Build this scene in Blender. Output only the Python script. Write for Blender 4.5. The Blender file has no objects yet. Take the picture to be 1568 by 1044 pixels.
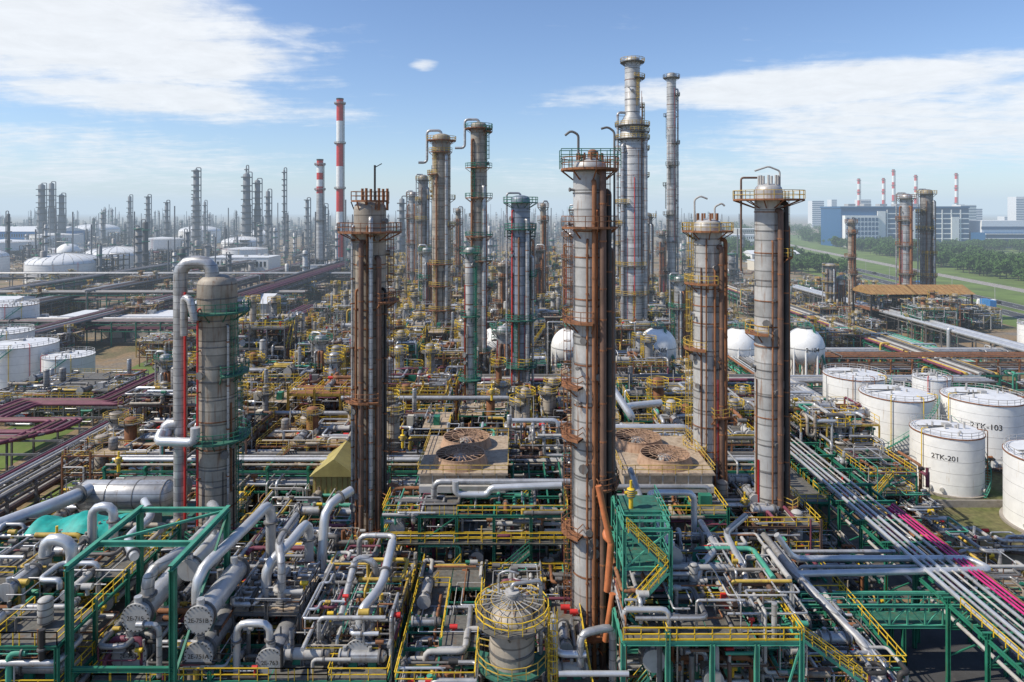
import bpy, math, random
from math import sin, cos, pi, radians, sqrt
scene=bpy.context.scene
R=random.Random(7)
# ------------------------------------------------------------------ materials
MATS={}
def mat(name,col,rough=.6,metal=0.,var=.3,dirt=None,dirtamt=.35,scale=.6,streak=True,seam=0.):
    m=bpy.data.materials.new(name); m.use_nodes=True
    nt=m.node_tree; N=nt.nodes; L=nt.links
    b=N['Principled BSDF']
    geo=N.new('ShaderNodeNewGeometry')
    n1=N.new('ShaderNodeTexNoise'); n1.inputs['Scale'].default_value=scale; n1.inputs['Detail'].default_value=6; n1.inputs['Roughness'].default_value=.65
    L.new(geo.outputs['Position'],n1.inputs['Vector'])
    mr=N.new('ShaderNodeMapRange'); mr.inputs['From Min'].default_value=.3; mr.inputs['From Max'].default_value=.7
    mr.inputs['To Min'].default_value=1-var; mr.inputs['To Max'].default_value=1+var
    L.new(n1.outputs['Fac'],mr.inputs['Value'])
    mul=N.new('ShaderNodeVectorMath'); mul.operation='SCALE'; mul.inputs[0].default_value=col
    L.new(mr.outputs['Result'],mul.inputs['Scale'])
    out=mul.outputs['Vector']
    if dirt:
        mp=N.new('ShaderNodeMapping'); mp.inputs['Scale'].default_value=(1.6,1.6,.14) if streak else (1,1,1)
        L.new(geo.outputs['Position'],mp.inputs['Vector'])
        n2=N.new('ShaderNodeTexNoise'); n2.inputs['Scale'].default_value=1.3; n2.inputs['Detail'].default_value=7; n2.inputs['Roughness'].default_value=.7
        L.new(mp.outputs['Vector'],n2.inputs['Vector'])
        r2=N.new('ShaderNodeMapRange'); r2.inputs['From Min'].default_value=.72-dirtamt*.5; r2.inputs['From Max'].default_value=.86-dirtamt*.4
        L.new(n2.outputs['Fac'],r2.inputs['Value'])
        mx=N.new('ShaderNodeMix'); mx.data_type='RGBA'
        L.new(r2.outputs['Result'],mx.inputs[0]); L.new(out,mx.inputs[6]); mx.inputs[7].default_value=(*dirt,1)
        out=mx.outputs[2]
    if seam>0:
        sp=N.new('ShaderNodeSeparateXYZ'); L.new(geo.outputs['Position'],sp.inputs[0])
        d=N.new('ShaderNodeMath'); d.operation='DIVIDE'; d.inputs[1].default_value=seam; L.new(sp.outputs['Z'],d.inputs[0])
        f=N.new('ShaderNodeMath'); f.operation='FRACT'; L.new(d.outputs[0],f.inputs[0])
        c=N.new('ShaderNodeMath'); c.operation='LESS_THAN'; c.inputs[1].default_value=.09; L.new(f.outputs[0],c.inputs[0])
        fl=N.new('ShaderNodeMath'); fl.operation='FLOOR'; L.new(d.outputs[0],fl.inputs[0])
        wn=N.new('ShaderNodeTexWhiteNoise'); wn.noise_dimensions='1D'; L.new(fl.outputs[0],wn.inputs['W'])
        wr=N.new('ShaderNodeMapRange'); wr.inputs['To Min'].default_value=.8; wr.inputs['To Max'].default_value=1.14; L.new(wn.outputs['Value'],wr.inputs['Value'])
        s0=N.new('ShaderNodeVectorMath'); s0.operation='SCALE'; L.new(out,s0.inputs[0]); L.new(wr.outputs['Result'],s0.inputs['Scale'])
        k=N.new('ShaderNodeMapRange'); k.inputs['To Min'].default_value=1; k.inputs['To Max'].default_value=.5; L.new(c.outputs[0],k.inputs['Value'])
        s=N.new('ShaderNodeVectorMath'); s.operation='SCALE'; L.new(s0.outputs['Vector'],s.inputs[0]); L.new(k.outputs['Result'],s.inputs['Scale'])
        out=s.outputs['Vector']
    L.new(out,b.inputs['Base Color'])
    b.inputs['Roughness'].default_value=rough; b.inputs['Metallic'].default_value=metal
    MATS[name]=m; return m
mat('silver',(.43,.43,.43),.42,.45,.28,(.20,.13,.08),.32,seam=.9)
mat('silver_clean',(.58,.59,.60),.38,.5,.15,(.3,.24,.18),.2)
mat('grey_shell',(.27,.26,.25),.55,.2,.25,(.17,.09,.05),.36,seam=1.5)
mat('tan_shell',(.34,.30,.245),.6,.1,.25,(.19,.095,.045),.38,seam=1.7)
mat('blue_shell',(.25,.29,.35),.5,.3,.2,(.18,.10,.07),.3,seam=2.1)
mat('pale_shell',(.47,.465,.45),.5,.25,.2,(.26,.13,.065),.33,seam=2.0)
mat('brown',(.14,.08,.055),.65,0,.35,(.06,.04,.03),.4)
mat('rust',(.25,.105,.045),.8,0,.4,(.10,.05,.03),.45)
mat('purple',(.17,.045,.07),.6,0,.3,(.2,.13,.12),.22)
mat('dark',(.04,.038,.036),.6,.2,.3,(.11,.055,.03),.3)
mat('midgrey',(.15,.145,.14),.6,.1,.3,(.13,.07,.04),.35)
mat('lightgrey',(.40,.39,.37),.6,0,.2,(.24,.16,.10),.32)
mat('green',(.02,.165,.10),.55,0,.3,(.12,.07,.035),.3)
mat('green_pale',(.06,.29,.20),.6,0,.25,(.16,.10,.06),.28)
mat('yellow',(.72,.48,.03),.5,0,.25,(.3,.15,.05),.28)
mat('yellow_dull',(.50,.34,.06),.6,0,.3,(.22,.09,.035),.38)
mat('orange_pipe',(.46,.15,.055),.6,0,.3,(.2,.08,.04),.35)
mat('red',(.55,.03,.025),.5,0,.2,(.2,.04,.03),.3)
mat('magenta',(.50,.03,.17),.5,0,.25,(.25,.05,.1),.35)
mat('white_paint',(.78,.775,.75),.5,0,.08,(.45,.33,.2),.23)
mat('white_roof',(.64,.65,.66),.6,0,.1,(.4,.36,.3),.25,streak=False)
mat('cream',(.6,.55,.45),.65,0,.12,(.35,.28,.2),.3)
mat('concrete',(.30,.27,.235),.85,0,.2,(.2,.17,.13),.35,streak=False)
mat('shade_dark_concrete',(.10,.09,.078),.9,0,.35,(.17,.13,.09),.35,streak=False,scale=.4)  # concrete coloured darker to deepen the shade under the plant
mat('grate',(.13,.125,.11),.7,.1,.35,(.18,.1,.05),.35,scale=2,streak=False)
mat('grate_green',(.035,.14,.10),.7,.1,.35,(.12,.08,.05),.38,scale=2,streak=False)
mat('tan_deck',(.38,.30,.215),.8,0,.25,(.2,.13,.08),.4,scale=1.5,streak=False)
mat('fan_rim',(.38,.245,.16),.8,0,.25,(.2,.1,.05),.4)
mat('olive',(.36,.30,.10),.7,0,.2,(.2,.15,.08),.3)
mat('ochre',(.34,.20,.07),.7,0,.3,(.18,.09,.045),.4)
mat('teal',(.01,.33,.28),.6,0,.25,None,scale=1.5)
mat('asphalt',(.055,.055,.057),.9,0,.25,(.10,.09,.08),.3,streak=False,scale=.3)
mat('paint_line',(.7,.7,.68),.7,0,.1)
mat('grass_m',(.11,.165,.03),.95,0,.4,(.2,.15,.07),.35,scale=.05,streak=False)
mat('foliage',(.05,.11,.016),.9,0,.45,(.025,.055,.01),.5,scale=.35,streak=False)
mat('bark',(.09,.065,.045),.9)
mat('blue_glass',(.02,.08,.18),.2,0,.15,None)
mat('blue_wall',(.015,.09,.22),.4,0,.15,None)
mat('glass',(.03,.04,.05),.15,0,.1,None)
mat('blue_paint',(.04,.18,.42),.5,0,.15,None)
mat('far_grey',(.17,.175,.185),.7,.1,.2,None,scale=.05)
mat('far_dark',(.07,.07,.075),.7,.1,.2,None,scale=.05)
mat('rubber',(.02,.02,.02),.8)
def ground_mat():
    m=bpy.data.materials.new('ground_m'); m.use_nodes=True; nt=m.node_tree;N=nt.nodes;L=nt.links;b=N['Principled BSDF']
    g=N.new('ShaderNodeNewGeometry')
    n=N.new('ShaderNodeTexNoise'); n.inputs['Scale'].default_value=.03; n.inputs['Detail'].default_value=9; n.inputs['Roughness'].default_value=.62; L.new(g.outputs['Position'],n.inputs['Vector'])
    r=N.new('ShaderNodeValToRGB'); e=r.color_ramp.elements
    e[0].position=.3; e[0].color=(.10,.13,.03,1); e[1].position=.75; e[1].color=(.24,.215,.18,1)
    for p,c in((.44,(.16,.13,.065,1)),(.5,(.27,.185,.10,1)),(.6,(.20,.175,.14,1))):
        x=e.new(p); x.color=c
    L.new(n.outputs['Fac'],r.inputs['Fac'])
    n2=N.new('ShaderNodeTexNoise'); n2.inputs['Scale'].default_value=1.2; n2.inputs['Detail'].default_value=8; L.new(g.outputs['Position'],n2.inputs['Vector'])
    mr=N.new('ShaderNodeMapRange'); mr.inputs['From Min'].default_value=.3; mr.inputs['From Max'].default_value=.7; mr.inputs['To Min'].default_value=.6; mr.inputs['To Max'].default_value=1.25; L.new(n2.outputs['Fac'],mr.inputs['Value'])
    s=N.new('ShaderNodeVectorMath'); s.operation='SCALE'; L.new(r.outputs['Color'],s.inputs[0]); L.new(mr.outputs['Result'],s.inputs['Scale'])
    L.new(s.outputs['Vector'],b.inputs['Base Color']); b.inputs['Roughness'].default_value=.95
    MATS['ground_m']=m
ground_mat()
# ------------------------------------------------------------------ mesh builder
def sub(a,b): return (a[0]-b[0],a[1]-b[1],a[2]-b[2])
def add(a,b,t=1.): return (a[0]+b[0]*t,a[1]+b[1]*t,a[2]+b[2]*t)
def dot(a,b): return a[0]*b[0]+a[1]*b[1]+a[2]*b[2]
def cross(a,b): return (a[1]*b[2]-a[2]*b[1],a[2]*b[0]-a[0]*b[2],a[0]*b[1]-a[1]*b[0])
def ln(a): return sqrt(dot(a,a))
def nrm(a):
    l=ln(a) or 1e-9; return (a[0]/l,a[1]/l,a[2]/l)
CIRC={n:[(cos(2*pi*i/n),sin(2*pi*i/n)) for i in range(n)] for n in range(3,65)}
class MB:
    def __init__(s): s.v=[];s.f=[];s.m=[];s.s=[];s.mats=[]
    def mi(s,n):
        if n not in s.mats: s.mats.append(n)
        return s.mats.index(n)
    def add(s,vs,fs,mat,smooth=False):
        o=len(s.v); s.v.extend(vs); k=s.mi(mat)
        for f in fs: s.f.append(tuple(i+o for i in f))
        s.m.extend([k]*len(fs)); s.s.extend([smooth]*len(fs))
    def sweep(s,pts,prof,mat,smooth=True,cap=True):
        n=len(prof); V=[]; F=[]; u=None; k=len(pts)
        for i,p in enumerate(pts):
            if i==0: t=nrm(sub(pts[1],p))
            elif i==k-1: t=nrm(sub(p,pts[i-1]))
            else: t=nrm(add(nrm(sub(p,pts[i-1])),nrm(sub(pts[i+1],p))))
            if u is None:
                a=(1,0,0) if abs(t[2])>.95 else (0,0,1)
                u=nrm(cross(a,t))
            else: u=nrm(add(u,t,-dot(u,t)))
            w=cross(t,u)
            for (a,b) in prof:
                V.append((p[0]+u[0]*a+w[0]*b,p[1]+u[1]*a+w[1]*b,p[2]+u[2]*a+w[2]*b))
        for i in range(k-1):
            for j in range(n):
                j2=(j+1)%n; F.append((i*n+j,i*n+j2,(i+1)*n+j2,(i+1)*n+j))
        s.add(V,F,mat,smooth)
        if cap:
            s.add(V[:n],[tuple(range(n-1,-1,-1))],mat); s.add(V[-n:],[tuple(range(n))],mat)
    def tube(s,p,q,r,mat,n=8,cap=True):
        s.sweep([p,q],[(a*r,b*r) for a,b in CIRC[n]],mat,True,cap)
    def rod(s,p,q,w,mat):
        h=w/2; s.sweep([p,q],[(-h,-h),(h,-h),(h,h),(-h,h)],mat,False,False)
    def beam(s,p,q,w,h,mat):
        a=w/2;b=h/2; s.sweep([p,q],[(-a,-b),(a,-b),(a,b),(-a,b)],mat,False,True)
    def ibeam(s,p,q,w,h,mat):
        a=w/2;b=h/2;t=.12*w+.02;c=w*.09
        s.sweep([p,q],[(-a,-b),(a,-b),(a,-b+t),(c,-b+t),(c,b-t),(a,b-t),(a,b),(-a,b),(-a,b-t),(-c,b-t),(-c,-b+t),(-a,-b+t)],mat,False,False)
    def box(s,x0,x1,y0,y1,z0,z1,mat):
        V=[(x0,y0,z0),(x1,y0,z0),(x1,y1,z0),(x0,y1,z0),(x0,y0,z1),(x1,y0,z1),(x1,y1,z1),(x0,y1,z1)]
        s.add(V,[(3,2,1,0),(4,5,6,7),(0,1,5,4),(1,2,6,5),(2,3,7,6),(3,0,4,7)],mat)
    def pipe(s,pts,r,mat,n=8,bend=None,flange=False):
        bend=bend or r*2.5
        P=[pts[0]]
        for i in range(1,len(pts)-1):
            A,B,C=pts[i-1],pts[i],pts[i+1]
            la,lc=ln(sub(A,B)),ln(sub(C,B))
            if la<1e-6 or lc<1e-6: continue
            c=min(bend,la*.45,lc*.45)
            a=add(B,nrm(sub(A,B)),c); d=add(B,nrm(sub(C,B)),c)
            for t in (0,.3,.7,1):
                P.append(tuple((1-t)**2*a[k]+2*t*(1-t)*B[k]+t*t*d[k] for k in range(3)))
        P.append(pts[-1])
        s.sweep(P,[(a*r,b*r) for a,b in CIRC[n]],mat,True,True)
        if flange:
            for i in (0,len(P)-2):
                d=nrm(sub(P[i+1],P[i])); c=add(P[i],d,min(.5,ln(sub(P[i+1],P[i]))*.5))
                s.tube(c,add(c,d,.16),r*1.45,'midgrey',n)
    def revolve(s,cx,cy,prof,mat,n=24,smooth=True,a0=0,a1=2*pi):
        full=abs(a1-a0-2*pi)<1e-6; m=n if full else n+1
        V=[];F=[]
        for (r,z) in prof:
            for j in range(m):
                a=a0+(a1-a0)*j/n; V.append((cx+r*cos(a),cy+r*sin(a),z))
        for i in range(len(prof)-1):
            for j in range(n):
                j2=(j+1)%m if full else j+1
                F.append((i*m+j,i*m+j2,(i+1)*m+j2,(i+1)*m+j))
        s.add(V,F,mat,smooth)
    def drum(s,p,q,r,mat,n=16,head=.35,saddle=None):
        d=nrm(sub(q,p)); 
        a=(1,0,0) if abs(d[2])>.95 else (0,0,1)
        u=nrm(cross(a,d)); w=cross(d,u); L=ln(sub(q,p)); h=r*head*1.4
        prof=[(0.01,-h),(r*.5,-h*.87),(r*.86,-h*.5),(r,0),(r,L),(r*.86,L+h*.5),(r*.5,L+h*.87),(.01,L+h)]
        V=[];F=[]
        for (rr,t) in prof:
            for (c,e) in CIRC[n]:
                V.append(tuple(p[k]+d[k]*t+u[k]*c*rr+w[k]*e*rr for k in range(3)))
        for i in range(len(prof)-1):
            for j in range(n): F.append((i*n+j,i*n+(j+1)%n,(i+1)*n+(j+1)%n,(i+1)*n+j))
        s.add(V,F,mat,True)
        for t in (0,L*.33,L*.66,L):
            c=add(p,d,t-.05); s.tube(c,add(c,d,.1),r*1.03,'midgrey',n)
        if saddle is not None and abs(d[2])<.5:
            for t in (L*.2,L*.8):
                c=add(p,d,t); hw=r*.8
                s.beam((c[0],c[1],saddle),(c[0],c[1],c[2]-r*.6),(.4 if abs(d[0])>.5 else hw*2),(hw*2 if abs(d[0])>.5 else .4),'concrete')
    def exchanger(s,x,y,z,L,r,axis,mat,saddle=None):
        ax=(0,1,0) if axis=='y' else (1,0,0)
        p=(x,y,z); q=add(p,ax,L)
        s.tube(add(p,ax,.8),add(p,ax,L-.3),r,mat,16)
        s.tube(add(p,ax,.05),add(p,ax,.75),r*1.08,mat,16)
        for t in (0,.78,L-.35): s.tube(add(p,ax,t-.07),add(p,ax,t+.09),r*1.28,'lightgrey' if t==0 else 'midgrey',20)
        if r>.8:
            t1=(1,0,0) if axis=='y' else (0,1,0)
            for k in range(20):
                a=2*pi*k/20; c=add(add(add(p,t1,cos(a)*r*1.17),(0,0,sin(a)*r*1.17)),ax,-.14); s.tube(c,add(c,ax,.35),.06,'dark',6)
        s.drum(add(p,ax,L-.25),add(p,ax,L),r*.98,mat,16,.5)
        for t in (.4,L-1.2): s.tube(add(p,ax,t),add(add(p,ax,t),(0,0,r*1.7)),r*.35,mat,10)
        if saddle is not None:
            for t in (L*.3,L*.75):
                c=add(p,ax,t); s.beam((c[0],c[1],saddle),(c[0],c[1],z-r*.6),.35 if axis=='x' else 1.5*r,1.5*r if axis=='x' else .35,'green')
    def rail(s,pts,mat,h=1.1,w=.07,step=1.6,toe=False):
        for a,b in zip(pts[:-1],pts[1:]):
            L=ln(sub(b,a)); n=max(1,int(L/step+.5))
            for i in range(n+1):
                p=tuple(a[k]+(b[k]-a[k])*i/n for k in range(3)); s.rod(p,(p[0],p[1],p[2]+h),w,mat)
            for hh in (h,h*.5): s.rod((a[0],a[1],a[2]+hh),(b[0],b[1],b[2]+hh),w,mat)
            if toe: s.beam((a[0],a[1],a[2]+.08),(b[0],b[1],b[2]+.08),.04,.16,mat)
    def platform(s,cx,cy,z,r0,r1,a0,a1,deck,railm,w=.07):
        a0=radians(a0);a1=radians(a1); n=max(3,int((a1-a0)*r1/1.2))
        s.revolve(cx,cy,[(r0,z),(r1,z),(r1,z-.22),(r0,z-.22),(r0,z)],deck,n,False,a0,a1)
        pr=None
        for i in range(n+1):
            a=a0+(a1-a0)*i/n; p=(cx+r1*cos(a),cy+r1*sin(a),z)
            s.rod(p,(p[0],p[1],z+1.1),w,railm)
            if pr:
                for h in (1.1,.55): s.rod((pr[0],pr[1],z+h),(p[0],p[1],z+h),w,railm)
            if i%2==0: s.rod((cx+r0*cos(a),cy+r0*sin(a),z-1.2),(p[0],p[1],z-.2),.12,deck)
            pr=p
        if abs(a1-a0)<6.2:
            for a in(a0,a1):
                for h in (1.1,.55): s.rod((cx+r0*cos(a),cy+r0*sin(a),z+h),(cx+r1*cos(a),cy+r1*sin(a),z+h),w,railm)
    def ladder(s,cx,cy,rad,ang,z0,z1,mat,cage=True,w=.06):
        a=radians(ang); o=(cos(a),sin(a)); t=(-sin(a),cos(a))
        def P(dr,dt,z): return (cx+o[0]*(rad+dr)+t[0]*dt,cy+o[1]*(rad+dr)+t[1]*dt,z)
        for dt in(-.25,.25): s.rod(P(.25,dt,z0),P(.25,dt,z1+1.1),w,mat)
        z=z0
        while z<z1: s.rod(P(.25,-.25,z),P(.25,.25,z),w*.8,mat); z+=.45
        if cage:
            z=z0+2.2
            hp=[(.25,-.3),(.65,-.42),(.98,-.2),(.98,.2),(.65,.42),(.25,.3)]
            for a_,b_ in hp[1:5]: s.rod(P(a_,b_,z),P(a_,b_,z1+1.1),w*.8,mat)
            while z<=z1+1.1:
                for q,w2 in zip(hp[:-1],hp[1:]): s.rod(P(q[0],q[1],z),P(w2[0],w2[1],z),w,mat)
                z+=1.1
    def stair(s,p,q,mat,railm,wid=.9):
        d=sub(q,p); L=ln(d); h=nrm((d[0],d[1],0)); t=(-h[1],h[0],0)
        for sg in(-1,1):
            a=add(p,t,sg*wid/2); b=add(q,t,sg*wid/2)
            s.beam(a,b,.06,.28,mat); s.rail([a,b],railm,1.0,step=1.4)
        n=int(abs(d[2])/.25)
        for i in range(n):
            c=add(p,d,(i+.5)/n); s.box(c[0]-(.13 if abs(h[0])>.5 else wid/2),c[0]+(.13 if abs(h[0])>.5 else wid/2),c[1]-(wid/2 if abs(h[0])>.5 else .13),c[1]+(wid/2 if abs(h[0])>.5 else .13),c[2],c[2]+.04,'grate')
    def mesh(s,name):
        me=bpy.data.meshes.new(name); me.from_pydata(s.v,[],s.f)
        for n in s.mats: me.materials.append(MATS[n])
        me.polygons.foreach_set('material_index',s.m); me.polygons.foreach_set('use_smooth',s.s)
        me.update(); return me
    def obj(s,name,loc=(0,0,0)):
        o=bpy.data.objects.new(name,s.mesh(name)); o.location=loc; scene.collection.objects.link(o); return o
def inst(me,name,loc,rz=0,sc=(1,1,1)):
    o=bpy.data.objects.new(name,me); o.location=loc; o.rotation_euler=(0,0,rz); o.scale=sc; scene.collection.objects.link(o); return o
def label(text,parent,cx,cy,cz,size,rad=None,mat='dark',rot=0):
    cu=bpy.data.curves.new('label','FONT'); cu.body=text; cu.size=size; cu.align_x='CENTER'; cu.offset=.01*size
    t=bpy.data.objects.new('tmp',cu); scene.collection.objects.link(t)
    dg=bpy.context.evaluated_depsgraph_get(); me=bpy.data.meshes.new_from_object(t.evaluated_get(dg))
    bpy.data.objects.remove(t)
    for v in me.vertices:
        x,y=v.co.x,v.co.y
        if rad:
            a=-pi/2+x/rad+rot; v.co=(cx+rad*cos(a),cy+rad*sin(a),cz+y)
        else: v.co=(cx+x,cy,cz+y)
    me.materials.clear(); me.materials.append(MATS[mat])
    o=bpy.data.objects.new('label',me); scene.collection.objects.link(o)
    if parent:
        o.parent=parent; o.location=(-parent.location[0],-parent.location[1],-parent.location[2])
    return o
PIPEM=['silver']*7+['silver_clean']*3+['lightgrey']*3+['midgrey']*3+['rust','rust','brown','purple','green_pale','dark','tan_shell','yellow_dull']
def clutter(b,rn,x0,x1,y0,y1,z0,z1,n,rmax=.32,sides=6,mats=PIPEM):
    for _ in range(n):
        r=rn.choice([.05,.07,.07,.09,.12,.16,.2,.26,rmax]); p=[rn.uniform(x0,x1),rn.uniform(y0,y1),rn.uniform(z0,z1)]
        lo=(x0,y0,z0);hi=(x1,y1,z1); pts=[tuple(p)]; last=-1
        for k in range(rn.randint(2,5)):
            ax=rn.choice([a for a in (0,0,1,1,2) if a!=last]); last=ax
            q=list(pts[-1]); L=rn.uniform(1.2,7)*rn.choice((-1,1)); q[ax]=min(hi[ax],max(lo[ax],q[ax]+L))
            if abs(q[ax]-pts[-1][ax])<.6: continue
            pts.append(tuple(q))
        if len(pts)>1:
            b.pipe(pts,r,rn.choice(mats),sides,flange=rn.random()<.3)
        if rn.random()<.35:
            c=pts[0]; h=rn.uniform(.15,.3); m=rn.choice(['yellow_dull','lightgrey','midgrey','green','red','dark','yellow','rust'])
            b.tube((c[0],c[1],c[2]-.3),(c[0],c[1],c[2]+.5),h*.6,m,6); b.tube((c[0]-h*1.6,c[1],c[2]+.5),(c[0]+h*1.6,c[1],c[2]+.5),h,m,8)
def frame(b,rn,x0,x1,y0,y1,zs,nx,ny,steel,railm,deckp=.5,railp=.6,ib=True,w=.3,deck='grate',brace=.3,equip=.4):
    X=[x0+(x1-x0)*i/nx for i in range(nx+1)]; Y=[y0+(y1-y0)*i/ny for i in range(ny+1)]
    bm=b.ibeam if ib else b.beam
    for x in X:
        for y in Y: bm((x,y,0),(x,y,zs[-1]+(rn.choice((0,0,1.0)))),w,w,steel)
    zp=0
    for z in zs:
        for y in Y: bm((x0,y,z),(x1,y,z),w*.6,w,steel)
        for x in X: bm((x,y0,z-.01),(x,y1,z-.01),w*.6,w*.98,steel)
        for i in range(nx):
            for j in range(ny):
                xa,xb,ya,yb=X[i],X[i+1],Y[j],Y[j+1]
                b.rod((xa,(ya+yb)/2,z),(xb,(ya+yb)/2,z),w*.5,steel)
                if rn.random()<deckp:
                    b.box(xa+.05,xb-.05,ya+.05,yb-.05,z+w/2+.004,z+w/2+.06,deck); 
                    if rn.random()<railp:
                        e=rn.choice((0,1,2,3)); zz=z+w/2
                        E=[((xa,ya,zz),(xb,ya,zz)),((xb,ya,zz),(xb,yb,zz)),((xa,yb,zz),(xb,yb,zz)),((xa,ya,zz),(xa,yb,zz))]
                        b.rail(list(E[e]),railm)
                if rn.random()<equip:
                    t=rn.random(); cx,cy=(xa+xb)/2,(ya+yb)/2; zz=z+w/2
                    if t<.35: 
                        r=rn.uniform(.35,.7); L=min(yb-ya,5)*.8
                        b.exchanger(cx+rn.uniform(-.8,.8),cy-L/2,zz+r+.5,L,r,'y',rn.choice(['silver','silver','lightgrey','tan_shell']),zz)
                    elif t<.6:
                        r=rn.uniform(.35,.65); L=(xb-xa)*.75
                        b.exchanger(cx-L/2,cy+rn.uniform(-.8,.8),zz+r+.5,L,r,'x',rn.choice(['silver','silver','lightgrey','tan_shell']),zz)
                    elif t<.85:
                        r=rn.uniform(.35,.8); h=rn.uniform(1.5,4.5); b.drum((cx,cy,zz+.5),(cx,cy,zz+.5+h),r,rn.choice(['silver','lightgrey','tan_shell','grey_shell']),12)
                    else: b.box(cx-.8,cx+.6,cy-.5,cy+.5,zz,zz+1.3,rn.choice(['lightgrey','green','cream','midgrey']))
        zz=z+w/2
        if rn.random()<railp+.2: b.rail([(x0,y0,zz),(x1,y0,zz)],railm)
        if rn.random()<railp: b.rail([(x1,y0,zz),(x1,y1,zz)],railm)
        if rn.random()<railp: b.rail([(x0,y0,zz),(x0,y1,zz)],railm)
        if rn.random()<brace:
            i=rn.randrange(nx); b.beam((X[i],y0,zp),(X[i+1],y0,z),.15,.15,steel); b.beam((X[i],y1,z),(X[i+1],y1,zp),.15,.15,steel)
        if rn.random()<brace:
            j=rn.randrange(ny); b.beam((x0,Y[j],zp),(x0,Y[j+1],z),.15,.15,steel)
        if rn.random()<.5:
            xs=rn.uniform(x0,max(x0,x1-4)); ys=rn.choice((y0-.7,y1+.7)); b.stair((xs,ys,zp),(xs+(z-zp)*.9,ys,z+w/2),steel,railm)
        zp=z
# ------------------------------------------------------------------ towers
def tower(name,x,y,z1,r,shell,plats,pipes,ladders,railm='yellow_dull',deck='grate',z0=0,r2=None,zr=None,n=32,goose=None,seed=1,bands=3.,noz=14,w=.07,steel='rust',link=True):
    b=MB(); rn=random.Random(seed)
    b.revolve(0,0,[(r+.35,z0),(r+.35,z0+.5),(r+.02,z0+.5),(r,z0+3)],'concrete' if z0==0 else shell,n,False)
    if r2: prof=[(r,z0+3),(r,zr),(r2,zr+abs(r-r2)*1.6),(r2,z1)]; rt=r2
    else: prof=[(r,z0+3),(r,z1)]; rt=r
    b.revolve(0,0,prof,shell,n)
    b.revolve(0,0,[(rt,z1),(rt*.95,z1+rt*.22),(rt*.75,z1+rt*.42),(rt*.4,z1+rt*.52),(.01,z1+rt*.55)],shell,n)
    z=z0+3
    while z<z1-.5:
        rr=(r2 if (r2 and z>zr+abs(r-r2)*1.6) else r)
        if not(r2 and zr-.3<z<zr+abs(r-r2)*1.6+.3): b.revolve(0,0,[(rr,z),(rr+.06,z),(rr+.06,z+.14),(rr,z+.14)],'midgrey' if rn.random()<.6 else 'rust',n,False)
        z+=bands*rn.uniform(.7,1.3)
    def rad(z): return r2 if (r2 and z>zr) else r
    for (z,a0,a1,ow) in plats: b.platform(0,0,z,rad(z)+.02,rad(z)+ow,a0,a1,deck,railm,w)
    for (ang,off,pr,zl,zh,m) in pipes:
        a=radians(ang); R0=rad(zh)+off+pr; R1=rad(zh)*.8
        Rl=rad(zl)+off+pr; Rm=max(R0,Rl)
        b.pipe([((Rm+1.2)*cos(a),(Rm+1.2)*sin(a),zl),(Rm*cos(a),Rm*sin(a),zl),(Rm*cos(a),Rm*sin(a),zh),(R1*cos(a),R1*sin(a),zh)],pr,m,8)
        zz=zl+2
        while zz<zh-1:
            b.rod((rad(zz)*.9*cos(a),rad(zz)*.9*sin(a),zz),((Rm+pr*.9)*cos(a),(Rm+pr*.9)*sin(a),zz),.14,steel)
            b.revolve(Rm*cos(a),Rm*sin(a),[(pr,zz-.08),(pr+.05,zz-.08),(pr+.05,zz+.08),(pr,zz+.08)],steel,8,False); zz+=rn.uniform(3,6)
    for (ang,zl,zh) in ladders: b.ladder(0,0,rad(zl) if rad(zl)>rad(zh) else rad(zh),ang,zl,zh,railm,w=w*.85)
    for i in range(noz):
        a=rn.uniform(-pi,0.3); z=rn.uniform(z0+4,z1-1); q=rn.choice((.1,.15,.25,.35)); R0=rad(z)
        if r2 and zr-.5<z<zr+3: continue
        b.tube((R0*.9*cos(a),R0*.9*sin(a),z),((R0+.5)*cos(a),(R0+.5)*sin(a),z),q,shell,8); b.tube(((R0+.42)*cos(a),(R0+.42)*sin(a),z),((R0+.55)*cos(a),(R0+.55)*sin(a),z),q*1.5,'midgrey',8)
    if goose:
        ang,off,pr,zl,m,h=goose; a=radians(ang); Ro=max(r,rt)+off
        b.pipe([(0,0,z1),(0,0,z1+h),(Ro*cos(a),Ro*sin(a),z1+h),(Ro*cos(a),Ro*sin(a),zl),((Ro+2.5)*cos(a),(Ro+2.5)*sin(a),zl)],pr,m,12,bend=pr*3)
    for i in range(7):
        a=rn.uniform(-pi,.1); R0=max(r,rt)+.12; zl=rn.uniform(2,z1*.4); zh=min(z1,zl+rn.uniform(10,z1*.6)); b.rod((R0*cos(a),R0*sin(a),zl),(R0*cos(a),R0*sin(a),zh),rn.choice((.08,.12,.16)),rn.choice(['rust','dark','lightgrey','red','silver','rust']))
    if not link: return b.mesh(name)
    return b.obj(name,(x,y,0))
def autoplats(z0,z1,step,rn,ow=1.3):
    P=[];Ld=[];z=z0;side=rn.uniform(-170,-30);pz=max(1,z0-step)
    while z<z1:
        span=rn.choice((110,150,200)); P.append((z,side-span/2,side+span/2,ow)); Ld.append((side+rn.choice((-30,30)),pz,z)); pz=z; z+=step*rn.uniform(.7,1.25); side=rn.choice((side,side+90,side-90,-90))
    return P,Ld
tower('distillation_column',-36.7,85,40.8,2.35,'tan_shell',
  [(37.6,-200,60,1.5),(22,-110,70,1.5),(30,-60,50,1.4),(10,-140,40,1.4)],
  [(-120,.25,.12,8,38,'red'),(-40,.2,.15,5,36,'silver')],[(-10,22,30),(-25,30,37.6),(-5,10,22)],'green','grate_green',goose=None,seed=2,bands=2.6)
b=MB()
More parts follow.
